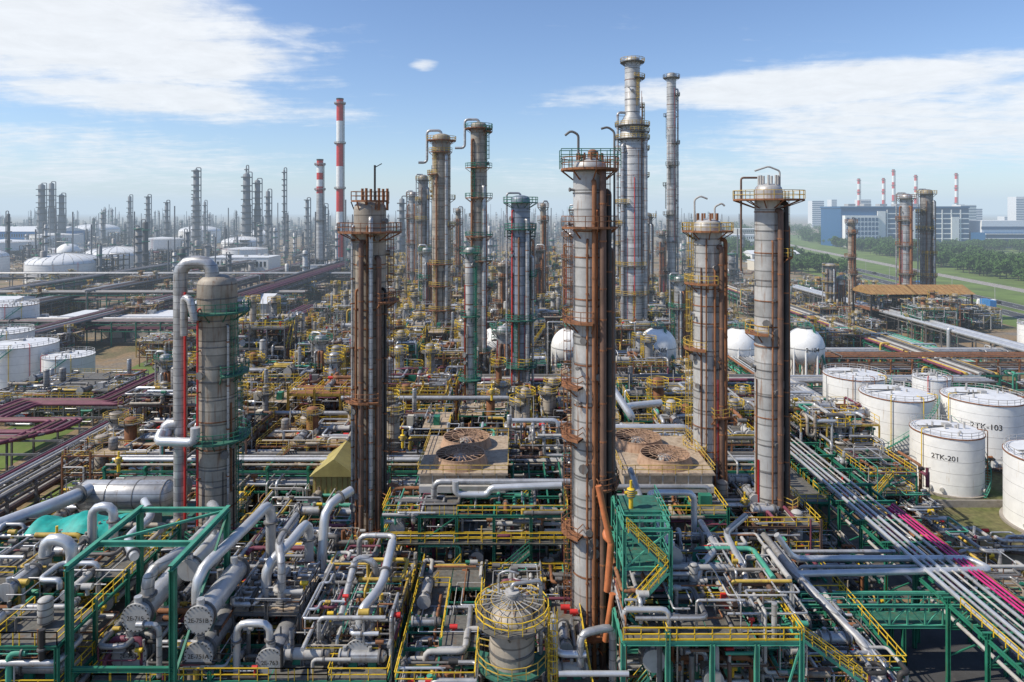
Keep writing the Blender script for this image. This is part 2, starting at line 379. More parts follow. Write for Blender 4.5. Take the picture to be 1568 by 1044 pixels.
b.pipe([(3.9,0,40.5),(3.9,0,43.6),(0,0,43.6),(0,0,23.6),(-1.6,0,23.6),(-1.6,-.6,22.2)],.82,'silver',16,bend=2.0)
b.pipe([(0,0,24),(0,0,2)],.78,'silver',16); b.pipe([(1.0,-.9,40),(1.0,-.9,12)],.14,'red',6)
b.pipe([(3.2,-3,36.8),(2.6,-3.,39.5),(1.6,-2.4,39.5),(1.6,-2.4,35)],.45,'silver',10)
b.pipe([(-1.8,-1,23),(-1.8,-2,22.2),(3,-2.5,22.2),(3,-2.5,24)],.55,'silver_clean',12)
for z in range(6,42,4): b.rod((0,0,z),(2.2,0,z),.2,'midgrey')
b.obj('overhead_vapour_pipe',(-40.9,84.2,0))
tower('distillation_column',-18.3,88,50.2,2.05,'tan_shell',
  [(47.3,-180,180,2.0),(51.3,-180,180,.4),(38.5,-60,60,1.7),(26,-170,-60,1.3),(13.5,-50,60,2.2),(9,-150,-20,1.5)],
  [(-102,.3,.34,6,46,'brown'),(-76,.2,.28,6,49,'silver'),(-54,.25,.34,8,44,'brown'),(-125,.15,.16,5,40,'rust'),(-30,.3,.2,12,40,'dark'),(-150,.1,.18,5,48,'silver'),(-88,.1,.10,5,48,'rust')],
  [(0,26,38.5),(20,38.5,47.3),(10,13.5,26)],'rust','rust',seed=3,bands=3.2,noz=22)
b=MB()
b.tube((0,0,50),(0,0,55.8),.14,'dark',6); b.rod((0,0,55.5),(.9,0,56),.1,'dark')
for a in (0,60,120,180,240,300): b.tube((1.6*cos(radians(a)),1.6*sin(radians(a)),50),(1.6*cos(radians(a)),1.6*sin(radians(a)),52.8),.18,'rust',6)
b.obj('vent_mast',(-17.6,87.6,0))
tower('distillation_column',8.2,72,54.6,1.75,'pale_shell',
  [(54.4,-180,180,1.3),(48.3,-180,120,1.2),(38.5,120,270,1.1),(31.8,110,240,1.3),(26.5,110,240,1.3),(21.5,-80,60,1.3),(16.5,110,240,1.3),(6.5,-180,20,1.4)],
  [(-84,.15,.24,3,53,'rust'),(-62,.25,.36,3,54,'brown'),(-38,.25,.3,3,52,'dark'),(-104,.1,.12,5,47,'rust'),(-12,.3,.26,8,46,'brown'),(-72,.05,.08,5,50,'orange_pipe')],
  [(175,31.8,38.5),(190,38.5,48.3),(170,26.5,31.8),(185,16.5,26.5),(-50,48.3,54.4),(185,6.5,16.5)],'rust','rust',seed=4,bands=3.6,noz=26)
b=MB()
b.pipe([(-1.2,0,54),(-1.2,0,58),(-2,0,58.4),(-2.6,0,57.9)],.13,'midgrey',8); b.pipe([(2.6,0,20),(2.6,0,58.3),(1.9,0,58.8),(1.2,0,58.6)],.12,'midgrey',8)
b.drum((.3,0,54.6),(.3,0,56.2),.5,'rust',12); b.drum((-.7,.4,54.6),(-.7,.4,55.8),.35,'rust',12)
for a in range(0,360,30): b.tube((1.35*cos(radians(a)),1.35*sin(radians(a)),53.5),(1.35*cos(radians(a)),1.35*sin(radians(a)),56),.11,'rust',6)
for z in(55.2,55.8,56.4): b.rod((-3.1,-1.2,z),(3.1,-1.2,z),.08,'green'); b.rod((-3.1,1.2,z),(3.1,1.2,z),.08,'green')
for xx in(-3.1,-2,-1,1,2,3.1): b.rod((xx,-1.2,54.4),(xx,-1.2,56.4),.08,'green'); b.rod((xx,1.2,54.4),(xx,1.2,56.4),.08,'green')
b.obj('relief_vent',(8.2,72,0))
tower('distillation_column',27.2,95,47.8,1.95,'pale_shell',
  [(47.2,-180,180,1.5),(40,-200,-80,1.2),(31,100,250,1.3),(22,-90,60,1.4),(17,110,250,1.4),(10,-130,50,1.6)],
  [(-60,.3,.34,6,45,'brown'),(-35,.25,.3,6,46,'rust'),(-80,.15,.16,6,42,'rust'),(-15,.2,.25,10,40,'dark'),(-110,.1,.1,5,46,'rust')],
  [(180,31,40),(170,17,31),(190,40,47.2)],'yellow_dull','rust',seed=5,noz=20)
b=MB()
b.pipe([(-1.8,0,47),(-1.8,0,51.5),(-1,0,52),(.0,0,51.6)],.13,'lightgrey',8); b.pipe([(1,0,47),(1,0,50.5),(2,0,51),(2.4,0,50.6)],.13,'lightgrey',8)
for a in range(0,360,45): b.tube((1.4*cos(radians(a)),1.4*sin(radians(a)),47.5),(1.4*cos(radians(a)),1.4*sin(radians(a)),49.6),.14,'rust',6)
b.obj('relief_vent',(27.2,95,0))
tower('distillation_column',33.8,90,52.6,1.75,'pale_shell',
  [(51.5,-180,180,2.7),(44,-60,70,1.3),(34,120,250,1.2),(24,-40,70,1.5),(12,-60,80,2),(8,-160,-20,1.5)],
  [(-72,.25,.36,5,50,'brown'),(-45,.25,.36,5,51,'dark'),(-15,.35,.3,8,48,'rust'),(-95,.1,.12,5,46,'rust'),(-30,.1,.15,5,50,'rust')],
  [(0,24,34),(15,34,44),(0,44,51.5),(10,12,24)],'yellow_dull','rust',seed=6,noz=20)
b=MB()
b.pipe([(-3.6,0,42),(-3.6,0,54.3),(-1.5,0,54.3)],.14,'brown',8); b.pipe([(1.5,0,53),(1.5,0,55.2),(0,0,55.8),(-1.8,0,55.2)],.12,'lightgrey',8)
for a in range(0,360,50): b.tube((1.2*cos(radians(a)),1.2*sin(radians(a)),52),(1.2*cos(radians(a)),1.2*sin(radians(a)),54.6),.16,'lightgrey',6)
b.obj('relief_vent',(33.8,90,0))
rr=random.Random(5)
P,Ld=autoplats(16,48,9,rr,1.5)
tower('distillation_column',1.9,150,52.2,2.1,'blue_shell',P+[(51.8,-180,180,1.7),(46,-180,180,1.4)],[(-100,.2,.22,10,44,'rust'),(-140,.2,.16,10,50,'red'),(-60,.3,.4,10,48,'silver'),(-20,.4,.3,6,40,'silver')],Ld,'green','grate_green',seed=8,goose=(-170,1.0,.22,15,'silver',1.6),w=.1)
P,Ld=autoplats(14,70,9,rr,1.4)
tower('distillation_column',-20.7,200,71.0,2.7,'tan_shell',P+[(70.5,-180,180,1.6)],[(-60,.3,.45,10,66,'silver'),(-110,.2,.3,10,60,'rust')],Ld,'yellow_dull','rust',seed=9,goose=(180,1.5,.38,64,'silver',2.4),w=.11)
P,Ld=autoplats(14,71,8.5,rr,1.4)
tower('distillation_column',-8.5,175,71.5,2.1,'tan_shell',P+[(71,-180,180,1.4)],[(-60,.3,.45,10,56,'silver'),(-130,.2,.3,10,68,'rust')],Ld,'green','rust',seed=10,goose=(180,1.5,.32,66,'silver',1.8),w=.11)
P,Ld=autoplats(16,92,7.5,rr,1.5)
tower('distillation_column',37,210,96,3.7,'pale_shell',P+[(76,-180,180,1.6),(72,-180,180,1.6),(95.6,-180,180,1.4)],[(-140,.3,.5,10,70,'silver'),(-40,.3,.6,10,74,'silver'),(-90,.1,.12,10,60,'red'),(-170,.6,.4,30,80,'silver')],Ld,'yellow_dull','grate',r2=2.3,zr=77,seed=11,w=.12,n=40)
P,Ld=autoplats(20,98,9,rr,1.4)
tower('distillation_column',60.7,260,101.5,1.75,'pale_shell',P+[(100.5,-180,180,1.4)],[(-20,.3,.35,12,96,'silver')],Ld,'grate','grate',seed=12,w=.12)
tower('distillation_column',-8.0,130,42.5,.95,'pale_shell',[(42,-180,180,1.0),(30,-150,0,1),(18,-180,180,1.3)],[(-30,.2,.2,6,40,'green')],[(-40,18,30),(-40,30,42)],'green','grate_green',seed=13,n=20)
TW=[]
for i in range(6):
    rn=random.Random(50+i); h=[30,38,24,45,34,20][i]; r=[1.5,1.9,1.3,2.2,1.2,1.6][i]
    P,Ld=autoplats(9,h-1,7,rn,1.3)
    TW.append((h,tower('distillation_column',0,0,h,r,rn.choice(['tan_shell','grey_shell','pale_shell','silver']),P+[(h-.4,-180,180,1.2)],[(rn.uniform(-150,-20),.3,rn.uniform(.2,.4),6,h-3,rn.choice(['silver','rust','brown'])) for k in range(3)],Ld,rn.choice(['green','yellow_dull','rust']),'grate',n=16,seed=60+i,goose=(rn.choice((0,180,-90)),1.0,.22,8,'silver',1.2),w=.1,noz=6,link=False)))
def putT(i,x,y,h,sxy=1.): inst(TW[i][1],'distillation_column',(x,y,0),R.choice((0,.4,-.4)),(sxy,sxy,h/TW[i][0]))
for i,x,y,h,s in [(3,-39,300,64,1),(1,-45,310,57,1),(4,13,285,52,1),(0,9,250,36,1.2),(2,49,200,30,1.2),(5,55,215,26,1),(1,176,305,56,1.3),(3,187,308,58,1.2),(4,154,310,45,1.1),
    (0,-12,240,40,1.4),(2,-30,240,36,1.2),(1,20,225,42,1.2),(0,45,240,46,1.2),(3,50,255,48,1.1),(5,-55,260,30,1),(2,28,240,40,1.2),(4,-3,215,33,1.2),(0,5,240,44,1.2),(4,14,130,26,1),(5,-2,160,22,1),(2,-42,150,22,1),(0,44,150,24,1),
    (5,-48,110,21,.9),(4,-44,108,18,.9),(2,-66,130,22,.8),(4,-26,330,50,1),(2,30,330,50,1),(0,66,300,40,1),(3,140,300,26,1),(5,145,302,20,1)]: putT(i,x,y,h,s)
# ------------------------------------------------------------------ process modules
MOD=[]
for i in range(14):
    rn=random.Random(100+i); b=MB(); W,D=14,13; nl=rn.choice((2,3,3,4)); zs=[]; z=0
    for k in range(nl): z+=rn.uniform(3.2,5); zs.append(z)
    steel=['green','brown','midgrey','rust','yellow_dull','lightgrey','green','dark','brown','rust','green','rust','midgrey','brown'][i]; rl=rn.choice(['yellow_dull','yellow','yellow','yellow'])
    frame(b,rn,-W/2,W/2,-D/2,D/2,zs,3,3,steel,rl,.4,.75,False,.24,rn.choice(['grate','grate','grate_green','tan_deck']),.4,.45)
    clutter(b,rn,-W/2,W/2,-D/2,D/2,.5,z+1.5,165,.3)
    for k in range(3):
        x,y=rn.uniform(-6,6),rn.uniform(-6,6); r=rn.uniform(.5,1.1); h=z+rn.uniform(0,6)
        b.drum((x,y,1),(x,y,h),r,rn.choice(['silver','tan_shell','lightgrey','grey_shell','rust']),14); b.platform(x,y,h-.8,r,r+.9,-180,180,'grate',rl)
        b.ladder(x,y,r,-90,2,h-1,rl)
    for k in range(4):
        x,y=rn.uniform(-6.5,6.5),rn.uniform(-6.5,6.5); b.tube((x,y,z),(x,y,z+rn.uniform(2,6)),.08,'lightgrey',5)
    MOD.append((z,b.mesh('process_unit')))
def putM(i,x,y,hs=1.,s=1.): inst(MOD[i][1],'process_unit',(x,y,0),R.choice((0,pi/2,pi,-pi/2)),(s,s,s*hs))
y=112
while y<460:
    x=-63+R.uniform(-2,2)
    while x<60:
        skip=(178<y<200 and x>-12) or (x>40 and y<125) or (R.random()<.06) or (150<y<160)
        i=R.randrange(14); z=MOD[i][0]
        cap=16 if y<140 else (12 if y<178 and x>-14 else 22)
        hs=min(1.25,cap/z*R.uniform(.75,1))
        if not skip: putM(i,x,y,hs)
        x+=15.2+R.uniform(-.5,1.5)
    y+=14.5+R.uniform(0,2)
# ------------------------------------------------------------------ pipe racks
def rack(name,x,y0,y1,wid,zs,npipe,steel='green',mats=PIPEM,step=6,axis='y',seed=1,branch=.5,rr=(.12,.18,.25,.35),n=8):
    rn=random.Random(seed); b=MB()
    def T(u,v,z): return (x+u,v,z) if axis=='y' else (v,x+u,z)
    v=y0
    while v<=y1+.01:
        for u in(-wid/2,wid/2): b.beam(T(u,v,0),T(u,v,zs[-1]+.3),.35,.35,steel)
        for z in zs: b.beam(T(-wid/2-.5,v,z),T(wid/2+.5,v,z),.3,.4,steel)
        v+=step
    for z in zs:
        for u in(-wid/2,wid/2): b.beam(T(u,y0,z-.5),T(u,y1,z-.5),.2,.3,steel)
        us=[-wid/2+.4+(wid-.8)*k/max(1,npipe-1) for k in range(npipe)]
        for k,u in enumerate(us):
            if rn.random()<.1: continue
            r=rn.choice(rr); m=rn.choice(mats); zz=z+.2+r
            b.pipe([T(u,y0,zz),T(u,y1,zz)],r,m,n)
            if rn.random()<branch:
                v=rn.uniform(y0,y1); sg=rn.choice((-1,1)); b.pipe([T(u,v,zz),T(u,v,zz+.8),T(sg*(wid/2+1),v,zz+.8),T(sg*(wid/2+1),v,.5)],r*.8,m,6)
    return b.obj(name)
DK=['midgrey','silver','brown','midgrey','dark','lightgrey','purple']
rack('pipe_rack',-76.5,74,460,8,[6,8.5],9,'midgrey',['purple','brown','midgrey','purple','silver','lightgrey'],6,seed=3,rr=(.14,.2,.28,.34))
rack('pipe_rack',-258,240,700,12,[6,9],10,'green',DK,9,seed=6,rr=(.3,.5,.6))
rack('pipe_rack',-215,230,620,10,[5,8],9,'midgrey',DK,9,seed=7,rr=(.3,.5,.6))
rack('pipe_rack',-160,200,560,10,[6,9],9,'midgrey',DK,9,seed=8,rr=(.3,.4,.5))
rack('pipe_rack',-120,300,700,12,[6,9,12],9,'midgrey',DK,9,seed=9,rr=(.3,.5,.6))
rack('pipe_rack',330,-400,-100,10,[7,10],9,'green',DK,9,axis='x',seed=10,rr=(.3,.4,.5))
rack('pipe_rack',255,-300,-95,9,[6,8.5],9,'green',DK,9,axis='x',seed=11,rr=(.3,.4,.4))
rack('pipe_rack',430,-500,-60,10,[7,10],9,'midgrey',DK,9,axis='x',seed=12,rr=(.3,.4,.5))
rack('pipe_rack',120,175,380,10,[5,7.5],9,'green',PIPEM,6,seed=13,rr=(.2,.3,.4))
rack('pipe_rack',156,190,380,5,[7],3,'midgrey',['silver_clean'],9,seed=14,rr=(.8,.6,.7))
rack('pipe_rack',136,190,360,9,[4],8,'green',PIPEM,6,seed=16,rr=(.2,.3,.4))
rack('pipe_rack',195,88,175,8,[5,8],7,'rust',['rust','brown','silver','midgrey'],6,axis='x',seed=17,rr=(.2,.3,.25))
rack('pipe_rack',212,70,180,7,[6],7,'green_pale',PIPEM,6,axis='x',seed=18,rr=(.2,.3,.3))
rack('pipe_rack',172,62,120,7,[4,7],7,'green',PIPEM,6,axis='x',seed=19,rr=(.2,.3,.3))
rack('pipe_rack',104,-60,40,7,[9,12],8,'green',PIPEM,6,axis='x',seed=20,rr=(.15,.2,.3))
rack('pipe_rack',155,-70,60,8,[8,11],8,'midgrey',DK,6,axis='x',seed=21,rr=(.2,.3,.4))
rack('pipe_rack',62,125,330,8,[7,10],9,'green',PIPEM,6,seed=22,rr=(.2,.3,.4))
# purple expansion-loop lines left
b=MB()
for k in range(7):
    o=k*1.15; m=['purple','purple','brown','purple','midgrey','purple','purple'][k]; r=[.38,.32,.42,.36,.24,.38,.32][k]; z=8+r
    b.pipe([(-165,122+o,z),(-91+o*.8,122+o,z),(-91+o*.8,135+o*.2,z),(-108+o*.9,135+o*.2,z),(-108+o*.9,150-o*.5,z),(-91+o,150-o*.5,z),(-91+o,300,z)],r,m,10,bend=1.3)
for yy in range(118,300,7):
    for xx in (-92.5,-82.5): b.beam((xx,yy,0),(xx,yy,7.9),.3,.3,'midgrey')
    b.beam((-93,yy,7.8),(-82,yy,7.8),.25,.35,'midgrey')
for xx in range(-160,-94,8):
    for yy in(121,131): b.beam((xx,yy,0),(xx,yy,7.9),.3,.3,'midgrey')
    b.beam((xx,120,7.8),(xx,132,7.8),.25,.35,'midgrey')
b.obj('expansion_loop_pipes')
b=MB(); rn=random.Random(51)
frame(b,rn,-124,-97,158,182,[3.5,6.5],4,4,'midgrey','yellow',.4,.7,False,.26,'grate',.3,.5); clutter(b,rn,-124,-97,158,184,.5,7,260,.3,6)
clutter(b,rn,-108,-84,96,118,.4,4,160,.3,6); clutter(b,rn,-72,-64,80,110,.4,6,120,.3,6)
b.obj('process_unit')
# right foreground rack
b=MB()
for v in range(54,132,6):
    for u in(46,53.5): b.ibeam((u,v,0),(u,v,9.2),.35,.35,'green')
    b.ibeam((45.5,v,9),(54,v,9),.3,.4,'green'); b.ibeam((46,v,6),(53.5,v,6),.3,.35,'green')
    b.beam((46,v,6),(49.7,v,9),.14,.14,'green'); b.rod((46,v,3),(53.5,v,6),.14,'green')
for u in (46,53.5): b.ibeam((u,54,8.4),(u,128,8.4),.25,.35,'green'); b.rail([(u,54,9.2),(u,70,9.2)],'yellow')
for u,r,m in((46.7,.25,'silver_clean'),(47.7,.16,'silver'),(48.5,.22,'silver_clean'),(49.7,.12,'lightgrey'),(50.6,.2,'silver')):
    b.pipe([(u,50,9.2+r),(u,130,9.2+r)],r,m,10)
for u,r,m in((51.6,.13,'magenta'),(52.15,.1,'magenta'),(52.7,.13,'magenta'),(53.1,.08,'rust')):
    b.pipe([(u,50,9.2+r),(u,93+u-51,9.2+r),(u,93+u-51,5)],r,m,8)
for u,r,m in((47,.2,'lightgrey'),(48.2,.14,'magenta'),(49.5,.2,'silver'),(51.5,.12,'magenta'),(52.6,.18,'midgrey')): b.pipe([(u,50,6.2+r),(u,130,6.2+r)],r,m,8)
b.obj('pipe_rack')
b=MB(); x0,x1=31,54
for yv in(73.2,75.6):
    b.ibeam((x0,yv,7.6),(x1,yv,7.6),.3,.35,'green_pale'); b.ibeam((x0,yv,5.4),(x1,yv,5.4),.3,.35,'green_pale')
    k=0; xx=x0
    while xx<x1-.5:
        b.beam((xx,yv,5.4),(xx,yv,7.6),.16,.16,'green_pale'); b.beam((xx,yv,5.4 if k%2 else 7.6),(xx+1.9,yv,7.6 if k%2 else 5.4),.12,.12,'green_pale'); xx+=1.9; k+=1
b.box(x0,x1,73.4,75.4,5.6,5.66,'grate_green')
for xx in(32,42,53): 
    for yv in(73.2,75.6): b.ibeam((xx,yv,0),(xx,yv,5.3),.35,.35,'green')
b.rail([(x0,73.2,7.8),(x1,73.2,7.8)],'green_pale')
b.obj('pipe_bridge')
b=MB()
b.pipe([(31,80,12),(33,80,9.2),(53.5,80,9.2),(54.5,77.5,9.2),(31,76.6,9.2),(31,76.6,3)],.36,'silver_clean',12)
b.pipe([(30,82,4),(30,82,9.0),(46,82,9.0)],.25,'silver',10)
b.pipe([(33,78.4,2),(33,78.4,9.1),(60,78.4,9.1)],.2,'lightgrey',8)
for xx in (35,41,47,53): b.ibeam((xx,76,8.6),(xx,82.5,8.6),.25,.3,'green'); b.ibeam((xx,79,0),(xx,79,8.5),.3,.3,'green')
b.obj('silver_pipeline')
b=MB()
for k,(u,r) in enumerate(((0,.42),(1.3,.3),(2.4,.24))):
    b.pipe([(31+u,84,10-k),(31+u,76,10-k),(34+u,66,8-k),(34+u,60,6),(36+u,58,6),(40,56,6)],r,['silver','silver_clean','lightgrey'][k],12)
b.pipe([(29,70,4),(33,64,7),(33,58,7),(39,58,9),(39,54,9)],.5,'silver_clean',12)
b.obj('silver_pipeline')
# ------------------------------------------------------------------ tanks
def tank(x,y,r,h,lab=None,dome=False,stair=True,n=48,name='storage_tank',shell='white_paint',lz=.62,lrot=0,ls=1.3):
    b=MB()
    b.revolve(0,0,[(r+.5,0),(r+.5,.35),(r,.35)],'concrete',n,False)
    nc=max(3,int(h/2)); 
    b.revolve(0,0,[(r,.35),(r,h)],shell,n)
    for k in range(1,nc): z=h*k/nc; b.revolve(0,0,[(r,z),(r+.02,z),(r+.02,z+.05),(r,z+.05)],'lightgrey',n,False)
    b.revolve(0,0,[(r,h),(r+.12,h),(r+.12,h-.2),(r,h-.2)],'rust' if r>5 and R.random()<.5 else 'lightgrey',n,False)
    if dome:
        b.revolve(0,0,[(r*sin(a),h+r*.28*cos(a)) for a in (1.5708,1.35,1.1,.85,.6,.35,.15,.001)],'white_roof',n)
        for k in range(24):
            a=2*pi*k/24; pts=[(r*sin(t)*cos(a),r*sin(t)*sin(a),h+.1+r*.28*cos(t)) for t in (1.57,1.3,1.0,.7,.4,.1)]
            for p,q in zip(pts[:-1],pts[1:]): b.rod(p,q,.25,'lightgrey')
    else: b.revolve(0,0,[(r,h),(.01,h+r*.09)],'white_roof',n)
    w=.07 if y<200 else .15
    if not dome:
        m=int(2*pi*r/1.6); pv=None
        for k in range(m+1):
            a=2*pi*k/m; p=(r*.98*cos(a),r*.98*sin(a),h); b.rod(p,(p[0],p[1],h+1),w,'lightgrey')
            if pv:
                for hh in(.5,1): b.rod((pv[0],pv[1],h+hh),(p[0],p[1],h+hh),w,'lightgrey')
            pv=p
        for k in range(9):
            a=R.uniform(0,6.28); q=r*R.uniform(.2,.85); b.tube((q*cos(a),q*sin(a),h),(q*cos(a),q*sin(a),h+R.uniform(.6,1.4)),.18,'lightgrey',8)
        b.box(-.6,.6,-.6,.6,h+r*.07,h+r*.09+.5,'lightgrey'); b.box(-r*.9,-.6,-.35,.35,h+r*.09,h+r*.09+.06,'grate')
    if stair:
        a0=radians(-62 if lab else -150); m=int(h/.35); da=(h*1.15/r)/m; pv=None
        for k in range(m):
            a=a0+da*k; z=.3+h*k/m
            p=(cos(a),sin(a))
            b.beam(((r+.1)*p[0],(r+.1)*p[1],z),((r+.9)*p[0],(r+.9)*p[1],z),.25,.05,'green_pale')
            q=((r+.9)*p[0],(r+.9)*p[1],z)
            if pv:
                b.beam(pv,q,.06,.25,'green_pale'); b.rod((pv[0],pv[1],pv[2]+1),(q[0],q[1],q[2]+1),.07,'green_pale')
            if k%4==0: b.rod(q,(q[0],q[1],q[2]+1),.07,'green_pale')
            pv=q
    for k in range(4):
        a=radians(R.uniform(-170,-20)); b.tube((r*.98*cos(a),r*.98*sin(a),1.2),((r+.5)*cos(a),(r+.5)*sin(a),1.2),.35,'lightgrey',10)
    for a_ in ((-165,-30) if lab else (-125,-45,-80)):
        a=radians(a_+R.uniform(-8,8)); b.pipe([((r*.8)*cos(a),(r*.8)*sin(a),h+.8),((r+.35)*cos(a),(r+.35)*sin(a),h+.8),((r+.35)*cos(a),(r+.35)*sin(a),1)],.09,R.choice(['yellow','rust','red']),6)
    o=b.obj(name,(x,y,0))
    if lab: label(lab,o,x,y,h*lz,ls,r+.03,rot=lrot)
    return o
tank(78.7,157,6.6,12.4); tank(80.5,143,7,11.8); tank(95,138,7.2,12.5,'2TK-103',lrot=-.5,ls=1.5); tank(78.9,124,5.8,10.3,'2TK-201',lrot=-.6,ls=1.2)
tank(95.8,156,3.8,12); tank(86.5,108,7.2,11.3); tank(182,238,4.8,10.5)
tank(-317,484,24,13,dome=True,stair=False); tank(-330,570,25,13,dome=True,stair=False); tank(-395,500,22,16,dome=True,stair=False)
tank(-191,262,8,14); tank(-142,198,9,11.5); tank(-126,172+22,6.5,9); tank(-160,215,8,12)
for x,y,r,h in((-250,640,20,14),(-300,760,22,15),(-520,700,28,18),(-420,820,25,16),(-600,900,30,18),(-350,950,25,16),(-480,1050,30,18),(-700,1150,35,18),(-420,640,16,14)):
    tank(x,y,r,h,dome=R.random()<.5,stair=False,n=32)
def sphere_tank(x,y,z,r,lab=None):
    b=MB(); n=32
    b.revolve(0,0,[(max(.01,r*sin(t)),z+r*cos(t)) for t in [pi*k/20 for k in range(21)]],'white_paint',n)
    for k in range(10):
        a=2*pi*k/10; c,s=cos(a)*r*.96,sin(a)*r*.96
        b.tube((c,s,0),(c,s,z+.5),.28,'white_paint',10)
        a2=2*pi*(k+1)/10; c2,s2=cos(a2)*r*.96,sin(a2)*r*.96
        b.rod((c,s,.5),(c2,s2,z-r*.4),.1,'rust'); b.rod((c2,s2,.5),(c,s,z-r*.4),.1,'rust')
    b.platform(0,0,z+r+.1,.3,1.8,-180,180,'grate','green_pale',.1)
    b.revolve(0,0,[(r+.02,z-.1),(r+.1,z-.1),(r+.1,z+.1),(r+.02,z+.1)],'lightgrey',n,False)
    b.stair((r+1,-r,0),(1.5,-r*.4,z+r),'green','green_pale')
    b.pipe([(0,0,z+r),(0,0,z+r+1.5),(-r-1,0,z+r+1.5),(-r-1,0,2)],.2,'silver',8)
    o=b.obj('spherical_gas_tank',(x,y,0))
    if lab: label(lab,o,x,y-r-.05,z-.6,1.6)
for x,l in((-4.4,None),(16,None),(40,'-105'),(62.4,None),(80.5,'2-104')): sphere_tank(x,188,12.6,5.2,l)
for x,y in((-372,440),(-390,600)): sphere_tank(x,y,11,10)
# ------------------------------------------------------------------ air coolers
def cooler(x0,x1,y0,y1,z,fans):
    b=MB()
    b.box(x0,x1,y0,y1,z-2.2,z-.3,'tan_deck'); b.box(x0-.3,x1+.3,y0-.3,y1+.3,z-.3,z-.1,'tan_deck')
    xx=x0
    while xx<x1: b.beam((xx,y0-.08,z-2.2),(xx,y0-.08,z-.3),.12,.14,'lightgrey'); xx+=1.6
    b.box(x0,x1,y0-.9,y0-.1,z-2.2,z-1.4,'lightgrey')
    for (fx,fy,fr) in fans:
        b.revolve(fx,fy,[(fr+.5,z-.1),(fr+.12,z+.9),(fr+.12,z+1.15),(fr,z+1.15),(fr,z-.05)],'fan_rim',40,False)
        b.revolve(fx,fy,[(fr,z-.04),(.01,z-.04)],'dark',40,False)
        b.revolve(fx,fy,[(.9,z+.2),(.9,z+.8),(.01,z+.9)],'lightgrey',16)
        for k in range(6):
            a=2*pi*k/6+fx; c,s=cos(a),sin(a); t=(-s,c); w=.45
            V=[(fx+c*.8-t[0]*w*.6,fy+s*.8-t[1]*w*.6,z+.35),(fx+c*(fr-.1)-t[0]*w,fy+s*(fr-.1)-t[1]*w,z+.4),(fx+c*(fr-.1)+t[0]*w,fy+s*(fr-.1)+t[1]*w,z+.65),(fx+c*.8+t[0]*w*.6,fy+s*.8+t[1]*w*.6,z+.7)]
            b.add(V,[(0,1,2,3)],'fan_rim')
        for k in range(20):
            a=2*pi*k/20; b.rod((fx+.4*cos(a),fy+.4*sin(a),z+1.2),(fx+fr*cos(a),fy+fr*sin(a),z+1.15),.06,'fan_rim')
        for q in(.35,.65): 
            m=24
            for k in range(m): a,a2=2*pi*k/m,2*pi*(k+1)/m; b.rod((fx+fr*q*cos(a),fy+fr*q*sin(a),z+1.18),(fx+fr*q*cos(a2),fy+fr*q*sin(a2),z+1.18),.06,'fan_rim')
    b.rail([(x0-.3,y1+.3,z-.1),(x0-.3,y0-.3,z-.1),(x1+.3,y0-.3,z-.1),(x1+.3,y1+.3,z-.1),(x0-.3,y1+.3,z-.1)],'yellow_dull')
    for xx in(x0+.3,x1-.3):
        for yy in(y0+.3,y1-.3): b.ibeam((xx,yy,0),(xx,yy,z-2.2),.35,.35,'green')
    return b.obj('air_cooler')
cooler(-11.5,-.8,85.2,99,17.3,[(-6.7,88.9,3.1),(-6.4,95.6,3.1)])
cooler(14,25,85.2,99,17.3,[(19.9,88.9,3.1),(17.6,95.6,3.1)])
b=MB(); rn=random.Random(31)
frame(b,rn,-15,6.5,79,84.2,[4,8,11.5,14.6],5,1,'green','yellow',.4,.9,True,.32,'grate',.7,.45)
frame(b,rn,10.5,25,79,84.2,[4,8,11.5,14.6],4,1,'green','yellow',.4,.9,True,.32,'grate',.7,.45)
clutter(b,rn,-15,6,79,86,1,15,190,.22); clutter(b,rn,10,25,79,86,1,15,140,.22)
for z in(8.2,11.7): b.rail([(-15,78.6,z),(6.5,78.6,z)],'yellow'); b.box(-15,6.5,78.5,79.4,z-.1,z-.02,'grate')
b.stair((-10,78,1),(-4.5,78,6),'green','green'); b.stair((2,78,11),(-3.5,78,6.3),'green','green')
for k in range(10): b.ibeam((-13+2.2*k,86,13),(-13+2.2*k,100,13),.2,.3,'green')
b.obj('air_cooler_structure')
b=MB()
b.pipe([(7.6,83,15.5),(7.6,83,17),(-9.5,83,17),(-9.5,83,13)],.36,'silver',12)
b.pipe([(-6.8,82.2,17.4),(-6.8,82.2,15.8),(-3,82.2,15.8),(-2.5,82.2,16.6),(6,82.2,16.9)],.4,'silver_clean',12)
b.pipe([(10.5,100,8),(10.5,100,18.2),(26,100,18.2),(26,102,12)],.5,'silver_clean',12)
b.pipe([(14.5,106,24),(18,101.5,19),(18,108,19),(24,110,19)],.55,'silver_clean',12)
b.pipe([(0,104,18),(7,104,18),(7,104,8)],.35,'silver_clean',10)
b.pipe([(12,83,16.4),(24,83,16.4),(24,83,8)],.3,'silver',10)
b.pipe([(9,88,12),(27,88,12),(33,88,12)],.3,'silver',10)
b.pipe([(-30,120,17),(0,120,17),(0,120,4)],.4,'silver',10); b.pipe([(-50,118,15),(-20,118,15)],.35,'silver',10)
b.obj('silver_pipeline')
b=MB()
b.revolve(0,0,[(2.0,0),(2.0,13.6),(1.85,14.1),(1.4,14.5),(.7,14.7),(.01,14.8)],'tan_shell',32)
for z in(4,8,11,13.4): b.revolve(0,0,[(2.0,z),(2.08,z),(2.08,z+.2),(2.0,z+.2)],'midgrey',32,False)
b.platform(0,0,13.9,2.05,3.3,-180,180,'grate','yellow'); 
